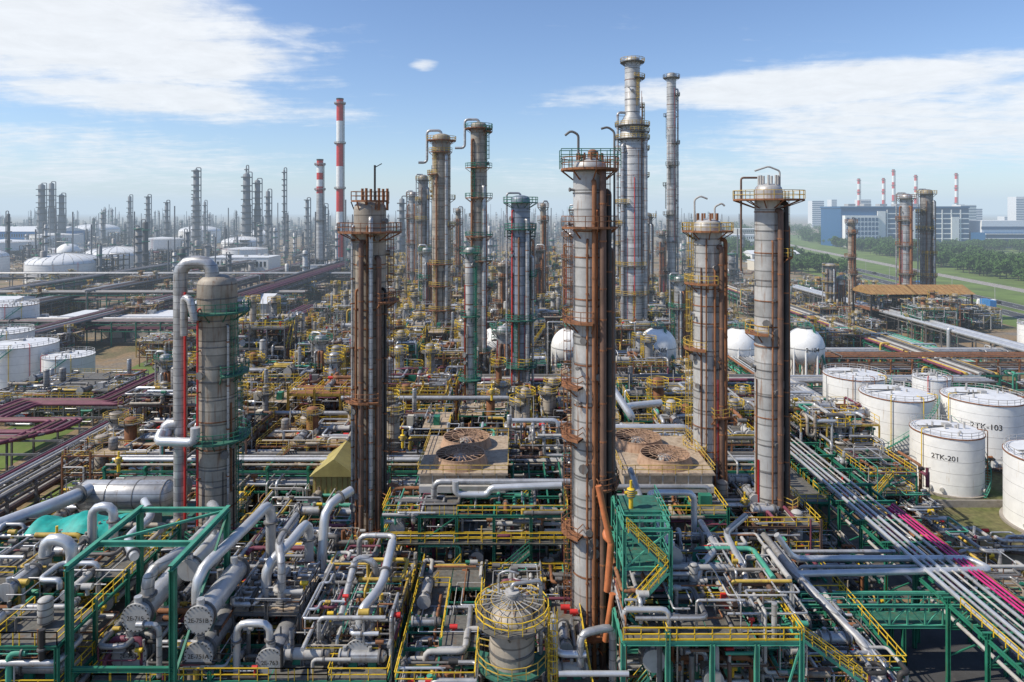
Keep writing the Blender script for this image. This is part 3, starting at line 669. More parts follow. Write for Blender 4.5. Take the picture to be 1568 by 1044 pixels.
for k in range(20):
    a=2*pi*k/20; b.rod((.4*cos(a),.4*sin(a),15.4),(2.9*cos(a),2.9*sin(a),15.2),.06,'lightgrey'); b.rod((2.9*cos(a),2.9*sin(a),15.2),(2.9*cos(a),2.9*sin(a),14),.06,'yellow_dull')
    a2=2*pi*(k+1)/20
    for q in (1,1.9,2.9): b.rod((q*cos(a),q*sin(a),15.3),(q*cos(a2),q*sin(a2),15.3),.05,'yellow_dull')
b.tube((0,0,14.6),(0,0,15.9),.45,'silver',12); b.tube((0,0,15.8),(0,0,16.0),.65,'lightgrey',12)
b.pipe([(0,0,15.9),(0,0,16.6),(2.6,.6,16.6),(2.6,.6,9)],.18,'silver',8); b.pipe([(-1.2,1,15),(-1.2,1,17),(-.4,1,17.3),(.6,1,17)],.1,'silver',8)
b.ladder(0,0,3.2,-20,2,14,'yellow')
for z in(10,6): b.platform(0,0,z,2.05,3.2,-200,20,'grate_green','yellow_dull')
b.obj('pressure_vessel',(0,61,0))
# ------------------------------------------------------------------ foreground units
b=MB(); rn=random.Random(41)
frame(b,rn,-10,-3.2,58,78,[3,6.5,9.5],2,4,'green','yellow',.3,.8,False,.28,'grate',.6,.35); clutter(b,rn,-10,-3,58,78,.5,10,200,.25,8,mats=PIPEM+['rust','brown','rust'])
frame(b,rn,3.2,7,58,78,[3,6,8],1,4,'midgrey','yellow',.3,.6,False,.28,'grate',.4,.25); clutter(b,rn,3,7,60,80,.5,9,120,.22)
frame(b,rn,-3,3.2,66,78,[3,6,8.5],1,2,'green','yellow',.4,.8,False,.28,'grate',.6,.4); clutter(b,rn,-3,3.2,65,78,.5,10,140,.22)
b.obj('process_unit')
b=MB(); P='green'
for x in(-37.6,-28.8):
    for y in(58,69): b.ibeam((x,y,0),(x,y,19.5),.5,.5,P)
    b.ibeam((x,57.5,19.8),(x,69.4,19.8),.4,.5,'green_pale')
for y in(62,69): b.ibeam((-37.6,y,19.75),(-28.8,y,19.75),.35,.45,'green_pale')
b.beam((-37.6,62,19.7),(-28.8,69,19.7),.22,.22,'green_pale'); b.beam((-28.8,58,10),(-28.8,69,19.3),.2,.2,'green')
b.ibeam((-37.6,58,11),(-28.8,58,11),.3,.4,'green')
b.obj('gantry_frame')
b=MB(); rn=random.Random(42)
frame(b,rn,-60,-38,57,78,[5,9.5,13.5],4,4,'green','yellow',.4,.9,True,.32,'grate',.5,.5)
clutter(b,rn,-60,-38,57,78,1,15,330,.28,8)
b.obj('process_unit')
b=MB(); rn=random.Random(43)
frame(b,rn,-37,-11,60,80,[4,8.5],5,4,'green','yellow',.3,.85,True,.3,'grate',.3,.5)
clutter(b,rn,-37,-11,61,84,1,11,450,.28,8)
b.obj('process_unit')
b=MB(); rn=random.Random(44)
frame(b,rn,-27,-20.5,66,73,[11],2,2,'midgrey','lightgrey',1,1,True,.35,'tan_deck',.3,0); b.rail([(-27,66,11.2),(-20.5,66,11.2),(-20.5,73,11.2),(-27,73,11.2),(-27,66,11.2)],'lightgrey')
clutter(b,rn,-27,-20.5,66,73,11.4,12.6,26,.18,8)
frame(b,rn,-19,-12,62,74,[9],2,2,'midgrey','yellow',.8,1,True,.35,'grate',.3,0)
clutter(b,rn,-19,-11,62,74,9,13,55,.2,8)
b.obj('access_platform')
def hx(x,y,z,L,r,lab,m='silver'):
    b=MB(); b.exchanger(0,0,0,L,r,'y',m,-2); 
    o=b.obj('heat_exchanger',(x,y,z))
    if lab: label(lab,o,x,y-.1,z-.2,.55)
hx(-33.9,61.5,13.3,8,1.0,'2E-715','silver_clean'); hx(-34.8,62,9.6,8,1.3,'2E-753'); hx(-28,61.0,13.4,9,1.0,'2E-751B','silver_clean'); hx(-28,61,10.2,9,1.0,'2E-751A')
hx(-21.8,61.5,9.3,8,1.0,'2E-763'); hx(-14,62,9.8,9,.95,'2E-778','silver_clean'); hx(-18,64,8.6,8,.8,None); hx(-31.3,66,15.2,7,.8,None,'silver_clean')
hx(15.8,67,16.0,8,.75,None,'silver_clean'); hx(12.5,60,10.4,8,.8,None,'silver'); hx(17.6,59.5,9,8,.7,None,'tan_shell')
b=MB()
def S(pts,r,m='silver_clean'): b.pipe(pts,r*.86,m,14,bend=r*2.6,flange=True)
S([(-29.5,64,11.5),(-29.5,64,16),(-27.5,70,17.3),(-26.5,75,18),(-26.5,75,10)],.62)
S([(-33.6,63,14),(-33.6,63,16.6),(-31.4,66,17.2),(-31.4,73,17.2),(-34,77,17.2),(-34,77,8)],.66,'silver')
S([(-36.5,66,16.5),(-39,69,16.8),(-39,74,16.8),(-42,78,16.8)],.5)
S([(-43.8,68,12),(-43.8,68,17.0),(-46.5,68,17.4),(-46.5,68,13)],.66); S([(-45.5,74,12),(-45.5,74,17.8),(-43.2,74,18),(-43.2,74,12)],.55)
S([(-24.5,68,11),(-24.5,68,14.6),(-23,70,15.6),(-22,74,16.5),(-22,74,8)],.58); S([(-22.6,67,11),(-22.6,67,15.5),(-24,70,16),(-24,76,16)],.45,'silver')
S([(-20.8,74,9),(-20.8,76,17),(-18.6,79,17.6)],.6); S([(-17,76,9),(-17,76,13.8),(-13,76,13.8),(-13,72,13.8),(-13,72,9)],.34,'silver')
S([(-14,63,11),(-14,63,13),(-12.6,66,13.6),(-12.6,72,15)],.52); S([(-14,70,10),(-14,70,14),(-16,70,14.5),(-16,64,12)],.4,'silver')
S([(-22,62,10.5),(-22,62,12.5),(-25,62,12.5),(-25,62,6)],.38); S([(-31,60,9),(-31,60,13.6),(-33,60,13.6)],.28,'silver')
S([(-62,68,14.5),(-54,82,15),(-53.3,86,14.8)],.95); S([(-63,64,13),(-56,78,13.5),(-56,86,13.5)],.5,'rust')
b.drum((-54.5,87,13.8),(-44,87,13.8),1.75,'silver',20,.4,10); b.drum((-52,92,12.8),(-44,92,12.8),1.3,'midgrey',16,.4,10)
b.box(-54,-42,84.5,94,9.5,9.9,'grate_green'); 
for xx in(-54,-48,-42): b.ibeam((xx,85,0),(xx,85,9.5),.35,.35,'green'); b.ibeam((xx,93,0),(xx,93,9.5),.35,.35,'green')
b.rail([(-54,84.5,9.9),(-42,84.5,9.9)],'yellow')
b.obj('silver_pipeline')
b=MB()
V=[];F=[]; nx,ny=18,10
for i in range(nx+1):
    for j in range(ny+1):
        u,v=i/nx,j/ny; V.append((-53.5+9*u+1.0*v,74.5+5*v,14.6+.9*sin(pi*v)+.3*sin(11*u+4*v)+.12*sin(31*u)-.5*abs(u-.5)))
for i in range(nx):
    for j in range(ny): a=i*(ny+1)+j; F.append((a,a+ny+1,a+ny+2,a+1))
b.add(V,F,'teal',True)
for p in((-53.3,74.6),(-44.6,74.6),(-52.3,79.4),(-43.6,79.4)): b.rod((p[0],p[1],9),(p[0],p[1],14.5),.15,'midgrey')
b.obj('tarpaulin_shelter')
b=MB(); x0,x1,y0,y1=-28.6,-22.4,98,106
b.box(x0,x1,y0,y1,4,12,'olive'); b.add([(x0-.4,y0-.4,11.9),(x1+.4,y0-.4,11.9),(x1+.4,y1+.4,11.9),(x0-.4,y1+.4,11.9),((x0+x1)/2,y0-.4,14.4),((x0+x1)/2,y1+.4,14.4)],[(0,4,5,3),(1,2,5,4),(0,1,4),(2,3,5)],'olive')
for k in range(8): b.beam((x0+.4+k*.77,y0-.05,4),(x0+.4+k*.77,y0-.05,11.8),.08,.08,'ochre')
for xx in(x0+.2,x1-.2):
    for yy in(y0+.2,y1-.2): b.beam((xx,yy,0),(xx,yy,4),.3,.3,'green')
b.obj('compressor_shelter')
b=MB(); rn=random.Random(45)
frame(b,rn,10.2,14.4,62,69,[6,10,13.5,17.5,21],1,2,'green_pale','green_pale',.9,1,True,.34,'grate_green',.6,0)
for k,(za,zb) in enumerate(((1,6),(6,10),(10,13.5),(13.5,17.5),(17.5,21))):
    xa,xb=(10.4,14)if k%2 else(14,10.4); b.stair((xa,61.4,za+.2),(xb,61.4,zb+.2),'green_pale','yellow')
frame(b,rn,9.6,25,59,64,[12.6],4,1,'green_pale','yellow',.7,1,True,.4,'grate',.6,0)
frame(b,rn,15,25,64,72,[5,9,12.9],2,2,'green_pale','yellow',.5,1,True,.34,'grate',.6,.5)
clutter(b,rn,10,26,60,74,6,15.5,300,.25,8)
b.rail([(9.6,58.9,12.9),(25,58.9,12.9)],'yellow',toe=True); b.rail([(25.2,58.9,12.9),(25.2,72,12.9)],'yellow')
b.stair((25,60,12.8),(31,60,8.5),'green_pale','yellow')
b.box(19.5,20.4,63.2,64.0,13,14.2,'red')
b.obj('stair_tower')
b=MB()
b.pipe([(9.2,66,13.2),(9.6,66,18),(9.0,66.5,18.3),(9.6,67,19)],.34,'orange_pipe',10)
b.pipe([(8.4,66.4,23.2),(9.5,66,18)],.32,'orange_pipe',10); b.pipe([(8.9,65,9),(9.6,65,13.5)],.3,'orange_pipe',10)
b.obj('lagged_pipe')
b=MB()
b.pipe([(13,69,17),(13,69,20.8),(13,75,21.5)],.34,'silver',10); b.pipe([(15,68,16),(15,68,19),(15,75,19),(20,75,19),(20,75,12)],.34,'silver_clean',10); b.pipe([(18,66,12),(18,66,15.3),(21,70,15.3),(21,76,15.3)],.36,'silver',10)
b.pipe([(22.5,64,10),(22.5,66,15),(22.5,72,16),(26,76,16)],.34,'silver',10); b.pipe([(6.5,60,11),(4,60,11),(4,66,11),(4,66,5)],.3,'silver_clean',10); b.pipe([(6,60,10),(6,60,12.8),(9,61,12.8),(9,61,8)],.34,'silver',10)
b.pipe([(4,58.5,10.3),(10,58.5,10.3)],.24,'silver_clean',10)
b.obj('silver_pipeline')
b=MB(); rn=random.Random(46)
frame(b,rn,26,37,64,82,[3.5,7],3,3,'green','yellow',.2,.7,True,.28,'grate',.4,.4); clutter(b,rn,26,36,62,86,1,8,300,.25,8)
frame(b,rn,26,38,84,98,[4,8,11],3,3,'brown','yellow',.4,.7,True,.28,'grate',.4,.5); clutter(b,rn,26,38,84,98,1,12,180,.22,8)
b.obj('process_unit')
b=MB(); rn=random.Random(47)
frame(b,rn,-35,-15,84,100,[4,8],4,3,'green','yellow',.4,.7,True,.28,'grate',.3,.6); clutter(b,rn,-35,-12,80,100,1,10,380,.25,8)
frame(b,rn,-62,-38,80,104,[4,8.3],4,4,'midgrey','yellow',.4,.7,True,.28,'grate',.3,.6); clutter(b,rn,-62,-38,80,104,1,10,400,.25,8)
clutter(b,rn,-10,26,100,106,1,17,220,.25,8)
b.obj('process_unit')
b=MB(); rn=random.Random(48)
frame(b,rn,-40,-12,122,134,[6,12,17],6,2,'yellow_dull','yellow',.6,.8,True,.38,'rust',.7,.6); clutter(b,rn,-40,-12,122,134,1,19,230,.35,8,['rust','brown','silver','purple','lightgrey','silver'])
b.obj('process_unit')
for x,y,z in((11.5,66,21.2),(23,70,13.3),(-3.4,115,18),(-53,92,14.8),(-16,100,15.2),(22,68,13),(12,104,19),(-48,72,14),(30,88,11),(-20,104,14)):
    b=MB(); b.tube((0,0,0),(0,0,1.2),.22,'yellow',10); b.drum((0,0,1.2),(0,0,1.8),.42,'yellow',12); b.tube((0,0,2.0),(0,0,2.7),.13,'yellow',8); b.tube((-.6,0,1.5),(.6,0,1.5),.16,'yellow',8); b.obj('valve_actuator',(x,y,z))
b=MB()
def wall(xa,ya,xb,yb): b.beam((xa,ya,.6),(xb,yb,.6),.3,1.2,'concrete')
for s in(((66,115),(104,115)),((66,115),(66,168)),((66,168),(125,168)),((66,132),(104,132)),((104,100),(104,168))): wall(*s[0],*s[1])
b.obj('dyke_wall')
b=MB(); rn=random.Random(49)
clutter(b,rn,57,68,84,170,.3,3.5,300,.2,6); clutter(b,rn,66,104,99,102,.3,2.5,80,.2,6); clutter(b,rn,66,104,130,134,.3,2.5,90,.2,6)
frame(b,rn,56,64,108,150,[5,8],1,6,'green','yellow',.6,.8,False,.25,'grate',.4,.4); clutter(b,rn,55,65,106,152,2,10,250,.25,6)
clutter(b,rn,100,150,120,185,.3,6,260,.25,6); frame(b,rn,110,140,140,165,[4.5],5,4,'green','yellow',.3,.7,False,.3,'grate',.3,.4)
b.obj('process_unit')
b=MB(); rn=random.Random(50)
for k in range(5):
    x=56+k*2.2; b.exchanger(x,101,1.4,4,.5,'y','lightgrey',0)
b.box(41,43.2,96,97.2,0,2.0,'red')
clutter(b,rn,39,46,84,120,.3,5,170,.25,6); frame(b,rn,39,45.5,98,124,[4.5,8],1,5,'green','yellow',.5,.8,False,.26,'grate',.4,.3)
b.obj('process_unit')
b=MB()
for k,(xa,xb) in enumerate(((150,168),(169,192))):
    ya,yb=285,300; z=15
    for xx in (xa,(xa+xb)/2,xb):
        for yy in(ya,yb): b.beam((xx,yy,0),(xx,yy,z),.6,.6,'dark')
    b.add([(xa-1,ya-1,z),(xb+1,ya-1,z),(xb+1,yb+1,z),(xa-1,yb+1,z),(xa-1,(ya+yb)/2,z+3.2),(xb+1,(ya+yb)/2,z+3.2)],[(0,1,5,4),(3,4,5,2),(0,4,3),(1,2,5)],'ochre')
    for q in range(int(xb-xa)//2): b.beam((xa+2*q,ya-1,z+.06),(xa+2*q,(ya+yb)/2,z+3.26),.12,.12,'rust')
    b.box(xa+2,xb-2,ya+3,yb-3,0,6,'dark'); b.box(xa,xb,ya,yb,8,8.5,'rust')
    for q in range(9): b.beam((xa+2*q,ya,z),(xa+2*q+1.9,ya,8.5),.2,.2,'dark')
rn=random.Random(3); clutter(b,rn,148,195,278,302,1,14,180,.5,6)
b.obj('compressor_shelter')
rn=random.Random(77)
for k in range(44):
    x=rn.uniform(70,200);y=rn.uniform(215,420)
    if x>165 and y<270: continue
    if 110<x<160 and y<380 and rn.random()<.5: continue
    putM(rn.randrange(14),x,y,.7)
for k in range(90):
    x=rn.uniform(-330,-100);y=rn.uniform(195,460)
    if abs(x+142)<24 and y<225: continue
    if rn.random()<.65: putM(rn.randrange(14),x,y,.6)
# ------------------------------------------------------------------ buildings
def building(name,x0,x1,y0,y1,h,wall='cream',roof='white_roof',win='glass',floors=1,pitch=0):
    b=MB(); b.box(x0,x1,y0,y1,0,h,wall)
    if pitch: b.add([(x0-.5,y0-.5,h),(x1+.5,y0-.5,h),(x1+.5,y1+.5,h),(x0-.5,y1+.5,h),(x0-.5,(y0+y1)/2,h+pitch),(x1+.5,(y0+y1)/2,h+pitch)],[(0,1,5,4),(3,4,5,2),(0,4,3),(1,2,5)],roof)
    else:
        b.box(x0-.3,x1+.3,y0-.3,y1+.3,h,h+.4,roof)
        for k in range(5): xx=R.uniform(x0+2,x1-4);yy=R.uniform(y0+1,y1-3); b.box(xx,xx+2.5,yy,yy+2,h+.4,h+1.8,'lightgrey')
    fh=h/floors
    for f in range(floors):
        x=x0+1.5
        while x<x1-2.5:
            b.box(x,x+1.8,y0-.06,y0+.1,f*fh+fh*.35,f*fh+fh*.72,win); b.box(x-.1,x+1.9,y0-.12,y0-.0,f*fh+fh*.30,f*fh+fh*.34,'lightgrey'); x+=3.2
    b.box((x0+x1)/2-1.5,(x0+x1)/2+1.5,y0-.2,y0-.02,0,min(3,h*.8),'midgrey')
    return b.obj(name)
building('control_building',-178,-125,268,285,8); building('control_building',-205,-182,262,275,7); building('warehouse',-140,-108,300,325,9,'lightgrey','white_roof',pitch=3)
building('warehouse',-260,-225,300,330,8,pitch=2.5); building('warehouse',-330,-290,330,350,8,'cream'); building('warehouse',-700,-600,900,960,22,'blue_paint','white_roof',pitch=6,floors=2); building('warehouse',-820,-720,1050,1100,24,'white_paint','white_roof',floors=2)
building('warehouse',-250,-200,560,590,11,'white_paint'); building('warehouse',-140,-100,470,500,12,'white_paint'); building('warehouse',-90,-60,480,500,10,'cream')
building('warehouse',225,270,640,665,9,'white_paint',pitch=3); building('warehouse',300,370,980,1010,14,'white_paint',floors=2); building('warehouse',200,228,560,580,8,'cream'); building('warehouse',360,430,1080,1120,20,'lightgrey',floors=3)
b=MB(); x0,x1,y0,y1,h=448,622,930,990,53
b.box(x0,x1,y0,y1,0,h,'blue_wall'); b.box(x0-1,x1+1,y0-1,y1+1,h,h+2.4,'blue_wall')
for f in range(7):
    z=4+f*6.8; b.box(x0+62,x1+.3,y0-.6,y0+.5,z,z+1.5,'white_paint'); b.box(x0+62,x1,y0-.4,y0+.5,z+1.5,z+6.5,'blue_glass')
for k in range(9): b.box(x0+62+12.5*k,x0+63.4+12.5*k,y0-1,y0,3,h-2,'white_paint')
b.box(x0+2,x0+48,y0-8,y0,0,h-10,'white_paint')
for k in range(9):
    for f in range(6): b.box(x0+4+4.9*k,x0+7.4+4.9*k,y0-8.3,y0-7.9,4+f*6.3,8.6+f*6.3,'blue_glass')
b.box(x0+49,x0+60,y0-2,y0-.7,0,h-4,'white_paint'); b.box(x0+95,x0+100,y0-2,y0-1.1,0,h-4,'white_paint'); b.box(x0+150,x0+160,y0-2,y0-1.1,0,h-12,'white_paint')
for k in range(6): b.box(x0+20+22*k,x0+30+22*k,y0+20,y0+32,h+3,h+6,'lightgrey')
b.obj('office_building')
b=MB(); b.box(625,760,900,960,0,20,'blue_wall')
for f in range(3): b.box(624,761,899,901,3+6*f,6.2+6*f,'blue_glass'); b.box(624,761,898.5,900,6.3+6*f,7.4+6*f,'white_paint')
b.box(640,700,930,970,20,36,'white_paint'); b.box(640,700,929,931,24,28,'blue_glass'); b.obj('office_building')
b=MB()
for k in range(20):
    x=820+k*48+R.uniform(-20,20); y=1600+R.uniform(-200,600); hh=R.uniform(25,90); w=R.uniform(15,35); b.box(x,x+w,y,y+30,0,hh,'white_roof')
    for f in range(int(hh/6)): b.box(x-.3,x+w+.3,y-.4,y,3+6*f,5.5+6*f,'blue_glass')
b.obj('distant_skyline')
def chimney(x,y,r,h,seg=8,white=.5):
    b=MB(); n=20
    lo=h*white; b.revolve(0,0,[(r*1.35,0),(r*1.1,lo)],'pale_shell',n)
    for k in range(seg):
        za,zb=lo+(h-lo)*k/seg,lo+(h-lo)*(k+1)/seg
        ra,rb=r*(1.1-.1*k/seg),r*(1.1-.1*(k+1)/seg); b.revolve(0,0,[(ra,za),(rb,zb)],'red' if k%2==(seg-1)%2 else 'white_paint',n)
    b.revolve(0,0,[(r+.2,h-1),(r+.2,h),(r*.7,h),(r*.7,h-3)],'dark',n,False)
    for z in (h*.5,h*.75,h-4): b.platform(0,0,z,r*1.0,r+1.6,-180,180,'grate','lightgrey',.2)
    b.ladder(0,0,r*1.15,-20,5,h-4,'midgrey',w=.15)
    b.obj('chimney',(x,y,0))
chimney(-126,500,2.5,132,7,white=.12); chimney(-135,480,2.2,86,5,white=.72)
for px,y,h in((762,1500,120),(838,1500,140),(827,1520,122),(887,1500,128),(976,1500,132)): chimney(px,y,2.8,h,7,white=.3)
# ------------------------------------------------------------------ distant refinery
FM=[]
for i in range(8):
    rn=random.Random(200+i); b=MB()
    for k in range(5):
        x,y=rn.uniform(-35,35),rn.uniform(-25,25); h=rn.uniform(15,62 if k<2 else 34); r=rn.uniform(1.0,2.4); m=rn.choice(['far_grey','grey_shell','far_dark','pale_shell'])
        b.revolve(x,y,[(r,0),(r,h),(r*.6,h+r*.5),(.01,h+r*.6)],m,10)
        z=8
        while z<h: b.revolve(x,y,[(r,z),(r+1.3,z),(r+1.3,z+.9),(r,z+.9)],rn.choice(['far_dark','far_grey','green']),8,False); z+=rn.uniform(6,11)
        b.pipe([(x,y,h),(x,y,h+3),(x+r+1,y,h+3),(x+r+1,y,4)],.4,'far_grey',5)
    for k in range(4):
        x,y=rn.uniform(-35,20),rn.uniform(-25,15); w,d,h=rn.uniform(8,18),rn.uniform(8,14),rn.uniform(8,24)
        for z in [h*q/4 for q in range(1,5)]:
            b.beam((x,y,z),(x+w,y,z),.5,.5,'far_dark'); b.beam((x,y+d,z),(x+w,y+d,z),.5,.5,'far_dark'); b.box(x,x+w*.7,y,y+d,z-.1,z+.1,'grate')
            b.rail([(x,y,z),(x+w,y,z)],'far_grey',1.3,.15,3)
        for q in range(4): b.beam((x+w*q/3,y,0),(x+w*q/3,y,h),.5,.5,'far_dark'); b.beam((x+w*q/3,y+d,0),(x+w*q/3,y+d,h),.5,.5,'far_dark')
        clutter(b,rn,x,x+w,y,y+d,1,h,30,.6,5)
    clutter(b,rn,-38,38,-28,28,1,10,130,.7,5)
    for k in range(2): x=rn.uniform(-30,30);y=rn.uniform(-20,20); b.tube((x,y,0),(x,y,rn.uniform(30,70)),.5,'far_grey',6)
    FM.append(b.mesh('refinery_block'))
rn=random.Random(9); y=480
while y<2100:
    x=-560 if y<800 else -1.0*y
    while x<(150 if y<700 else .28*y+60):
        if rn.random()<(.55 if x<-200 and y<900 else .85): inst(FM[rn.randrange(8)],'refinery_block',(x+rn.uniform(-10,10),y+rn.uniform(-15,15),0),rn.choice((0,pi/2,pi)),(1,1,rn.uniform(.55,1.0)))
        x+=78+rn.uniform(0,20)*(y/500)
    y+=62+y*.05
for x,y,h,r in((-370,800,97,4),(-311,800,92,5),(-302,810,85,4),(-286,800,72,3),(-395,850,70,3),(-267,800,97,1.5),(-312,802,100,1.2),(-620,900,83,5),(-607,900,85,4),(-597,905,70,4),(-220,800,55,3),(-100,620,60,3),(-80,600,70,2),(-95,640,58,3),(105,650,70,2.5),(120,640,60,2),(-240,800,62,2.5),(-350,900,75,3),(-480,900,68,3),(-560,1000,70,3),(-450,1000,62,2),(-440,870,60,2.5)):
    b=MB(); b.revolve(0,0,[(r,0),(r,h*.6),(r*.8,h*.65),(r*.8,h),(.01,h+r*.5)],'far_grey',12)
    z=10
    while z<h: b.revolve(0,0,[(r*.8,z),(r+1.5,z),(r+1.5,z+1),(r*.8,z+1)],'far_dark',10,False); z+=R.uniform(6,10)
    b.pipe([(0,0,h),(0,0,h+3),(r+1.5,0,h+3),(r+1.5,0,8)],.6,'far_grey',6); b.obj('distillation_column',(x,y,0))
# ------------------------------------------------------------------ ground, roads, grass
b=MB(); b.add([(-6000,-300,0),(6000,-300,0),(6000,9000,0),(-6000,9000,0)],[(0,1,2,3)],'ground_m'); b.obj('ground')
b=MB(); b.add([(-62,40,.012),(35.9,40,.012),(35.9,112,.012),(-62,112,.012)],[(0,1,2,3)],'shade_dark_concrete'); b.add([(-70,112.1,.012),(60,112.1,.012),(60,460,.012),(-70,460,.012)],[(0,1,2,3)],'shade_dark_concrete'); b.obj('shaded_concrete_pavement')  # dark sheets put the shade between the units into the paving colour
def strip(b,pts,w,z,m,off=0):
    for (xa,ya),(xb,yb) in zip(pts[:-1],pts[1:]):
        d=nrm((xb-xa,yb-ya,0)); t=(d[1],-d[0]); o=off
        V=[(xa+t[0]*(o-w/2),ya+t[1]*(o-w/2),z),(xa+t[0]*(o+w/2),ya+t[1]*(o+w/2),z),(xb+t[0]*(o+w/2),yb+t[1]*(o+w/2),z),(xb+t[0]*(o-w/2),yb+t[1]*(o-w/2),z)]
        b.add(V,[(0,1,2,3)],m)
b=MB(); b.add([(205,150,.02),(700,150,.02),(1100,1400,.02),(300,1400,.02)],[(0,1,2,3)],'grass_m'); b.obj('grass')
b=MB(); b.add([(-110,90,.02),(-96,90,.02),(-112,380,.02),(-135,380,.02)],[(0,1,2,3)],'grass_m'); b.add([(-82,60,.02),(-71,60,.02),(-72,300,.02),(-82,300,.02)],[(0,1,2,3)],'grass_m'); b.obj('grass')
hp=[(232,150),(250,330),(285,600),(330,900),(420,1400)]
b=MB()
for off in(-9,9,55):
    strip(b,hp,11,.04,'asphalt' if off<50 else 'concrete',off)
    for e in(-5,5): strip(b,hp,.25,.05,'paint_line',off+e)
    for k in range(4):
        (xa,ya),(xb,yb)=hp[k],hp[k+1]; n=int(ln((xb-xa,yb-ya,0))/12)
        for q in range(n):
            t0,t1=q/n,(q+.4)/n; strip(b,[(xa+(xb-xa)*t0,ya+(yb-ya)*t0),(xa+(xb-xa)*t1,ya+(yb-ya)*t1)],.25,.05,'paint_line',off)
    for e in(-5.7,5.7): strip(b,hp,.35,.12,'concrete',off+e)
b.obj('road')
b=MB(); b.add([(36,50,.02),(80,50,.02),(80,87,.02),(36,87,.02)],[(0,1,2,3)],'asphalt'); b.add([(-63,88,.03),(66,88,.03),(66,98,.03),(-63,98,.03)],[(0,1,2,3)],'shade_dark_concrete')
strip(b,[(-66.5,60),(-69,460)],5,.035,'asphalt'); 
for yy in(84.5,90.5): b.beam((66,yy+1,.08),(100,yy+1,.08),.2,.16,'concrete')
b.obj('road')
def truck(x,y,a,c='blue_paint'):
    b=MB(); b.box(-1.25,1.25,-6,1.8,1.0,3.6,c); b.box(-1.15,1.15,2.3,4.6,.7,2.1,'white_paint'); b.add([(-1.15,2.3,2.1),(1.15,2.3,2.1),(1.15,4.6,2.1),(-1.15,4.6,2.1),(-1.05,2.3,3.2),(1.05,2.3,3.2),(1.05,4.1,3.2),(-1.05,4.1,3.2)],[(4,5,6,7),(0,1,5,4),(1,2,6,5),(3,0,4,7)],'white_paint'); b.add([(-1.1,4.56,2.15),(1.1,4.56,2.15),(1,4.13,3.1),(-1,4.13,3.1)],[(0,1,2,3)],'glass')
    b.box(-1,1,-6,4.5,.55,.95,'dark')
    for yy in(-4.6,-3.4,3.3):
        for s in(-1.1,1.1): b.tube((s-.18,yy,.5),(s+.18,yy,.5),.5,'rubber',16)
    o=b.obj('truck',(x,y,.05)); o.rotation_euler=(0,0,a); o.scale=(1.2,1.2,1.2)
def car(x,y,a,c):
    b=MB(); pr=[(-2.2,.35),(-2.2,.85),(-1.9,.95),(-1.4,1.42),(.4,1.45),(1.1,.98),(2.1,.85),(2.2,.4)]
    n=len(pr); V=[(-.88,p[0],p[1]) for p in pr]+[(.88,p[0],p[1]) for p in pr]
    b.add(V,[tuple(range(n)),tuple(range(2*n-1,n-1,-1))]+[(i,(i+1)%n,(i+1)%n+n,i+n) for i in range(n)],c)
    b.box(-.9,.9,-1.3,.5,1.0,1.32,'glass')
    for yy in(-1.4,1.4):
        for s in(-.8,.8): b.tube((s-.1,yy,.33),(s+.1,yy,.33),.33,'rubber',12)
    o=b.obj('car',(x,y,.05)); o.rotation_euler=(0,0,a)
truck(244,352,-.12); truck(262,430,-.12,'red')
for k in range(16):
    t=R.uniform(300,900); xx=245+(t-300)*.14; off=R.choice((-11.5,-7,7,11.5)); car(xx+off,t,-.14,R.choice(['white_paint','dark','lightgrey','red','blue_paint']))
for k in range(14):
    t=230+k*45; xx=240+(t-230)*.135; b=MB(); b.pipe([(0,0,0),(0,0,9.5),(1.2,0,10.2),(2.6,0,10.3)],.12,'lightgrey',6); b.box(2.2,3.2,-.2,.2,10.15,10.35,'lightgrey'); b.obj('street_lamp',(xx,t,0))
b=MB(); b.beam((-3,0,0),(-3,0,6),.2,.2,'midgrey'); b.beam((3,0,0),(3,0,6),.2,.2,'midgrey'); b.box(-3.5,3.5,-.25,-.1,4,7,'green'); b.obj('road_sign',(318,520,0))
b=MB(); rn=random.Random(12)
def tree(x,y,h,r):
    b.sweep([(x,y,0),(x+rn.uniform(-.3,.3),y,h*.35),(x,y,h*.6)],[(a*.3,c*.3) for a,c in CIRC[5]],'bark',True,False)
    cl=[]
    for k in range(rn.randint(9,13)):
        a=rn.uniform(0,6.28); q=r*rn.uniform(.2,.8); cl.append((x+q*cos(a),y+q*sin(a),h*rn.uniform(.4,.9),r*rn.uniform(.28,.5)))
        b.rod((x,y,h*.4),cl[-1][:3],.12,'bark')
    V=[];F=[]
    for c in cl:
        for k in range(30):
            d=nrm((rn.gauss(0,1),rn.gauss(0,1),rn.gauss(0,1))); p=(c[0]+d[0]*c[3],c[1]+d[1]*c[3],c[2]+d[2]*c[3]*.8); s=rn.uniform(.45,.95)
            u=nrm((rn.gauss(0,1),rn.gauss(0,1),rn.gauss(0,1))); w=nrm(cross(u,d)); u=nrm(add(u,d,-.5))
            o=len(V); V+= [add(p,u,-s),add(p,w,s),add(p,u,s),add(p,w,-s)]; F.append((o,o+1,o+2,o+3))
    b.add(V,F,'foliage')
for k in range(430):
    t=rn.random(); yy=430+t**1.2*700; xx=338+(yy-430)*.2+rn.uniform(0,75); tree(xx,yy,rn.uniform(9,16),rn.uniform(4.5,8))
for k in range(240):
    yy=rn.uniform(520,1000); tree(rn.uniform(205,262)+(yy-500)*.12,yy,rn.uniform(8,14),rn.uniform(4,7))
b.obj('tree_row')
b=MB(); rn=random.Random(13)
for k in range(260): tree(rn.uniform(420,1600),rn.uniform(1100,1600),rn.uniform(14,24),rn.uniform(9,16))
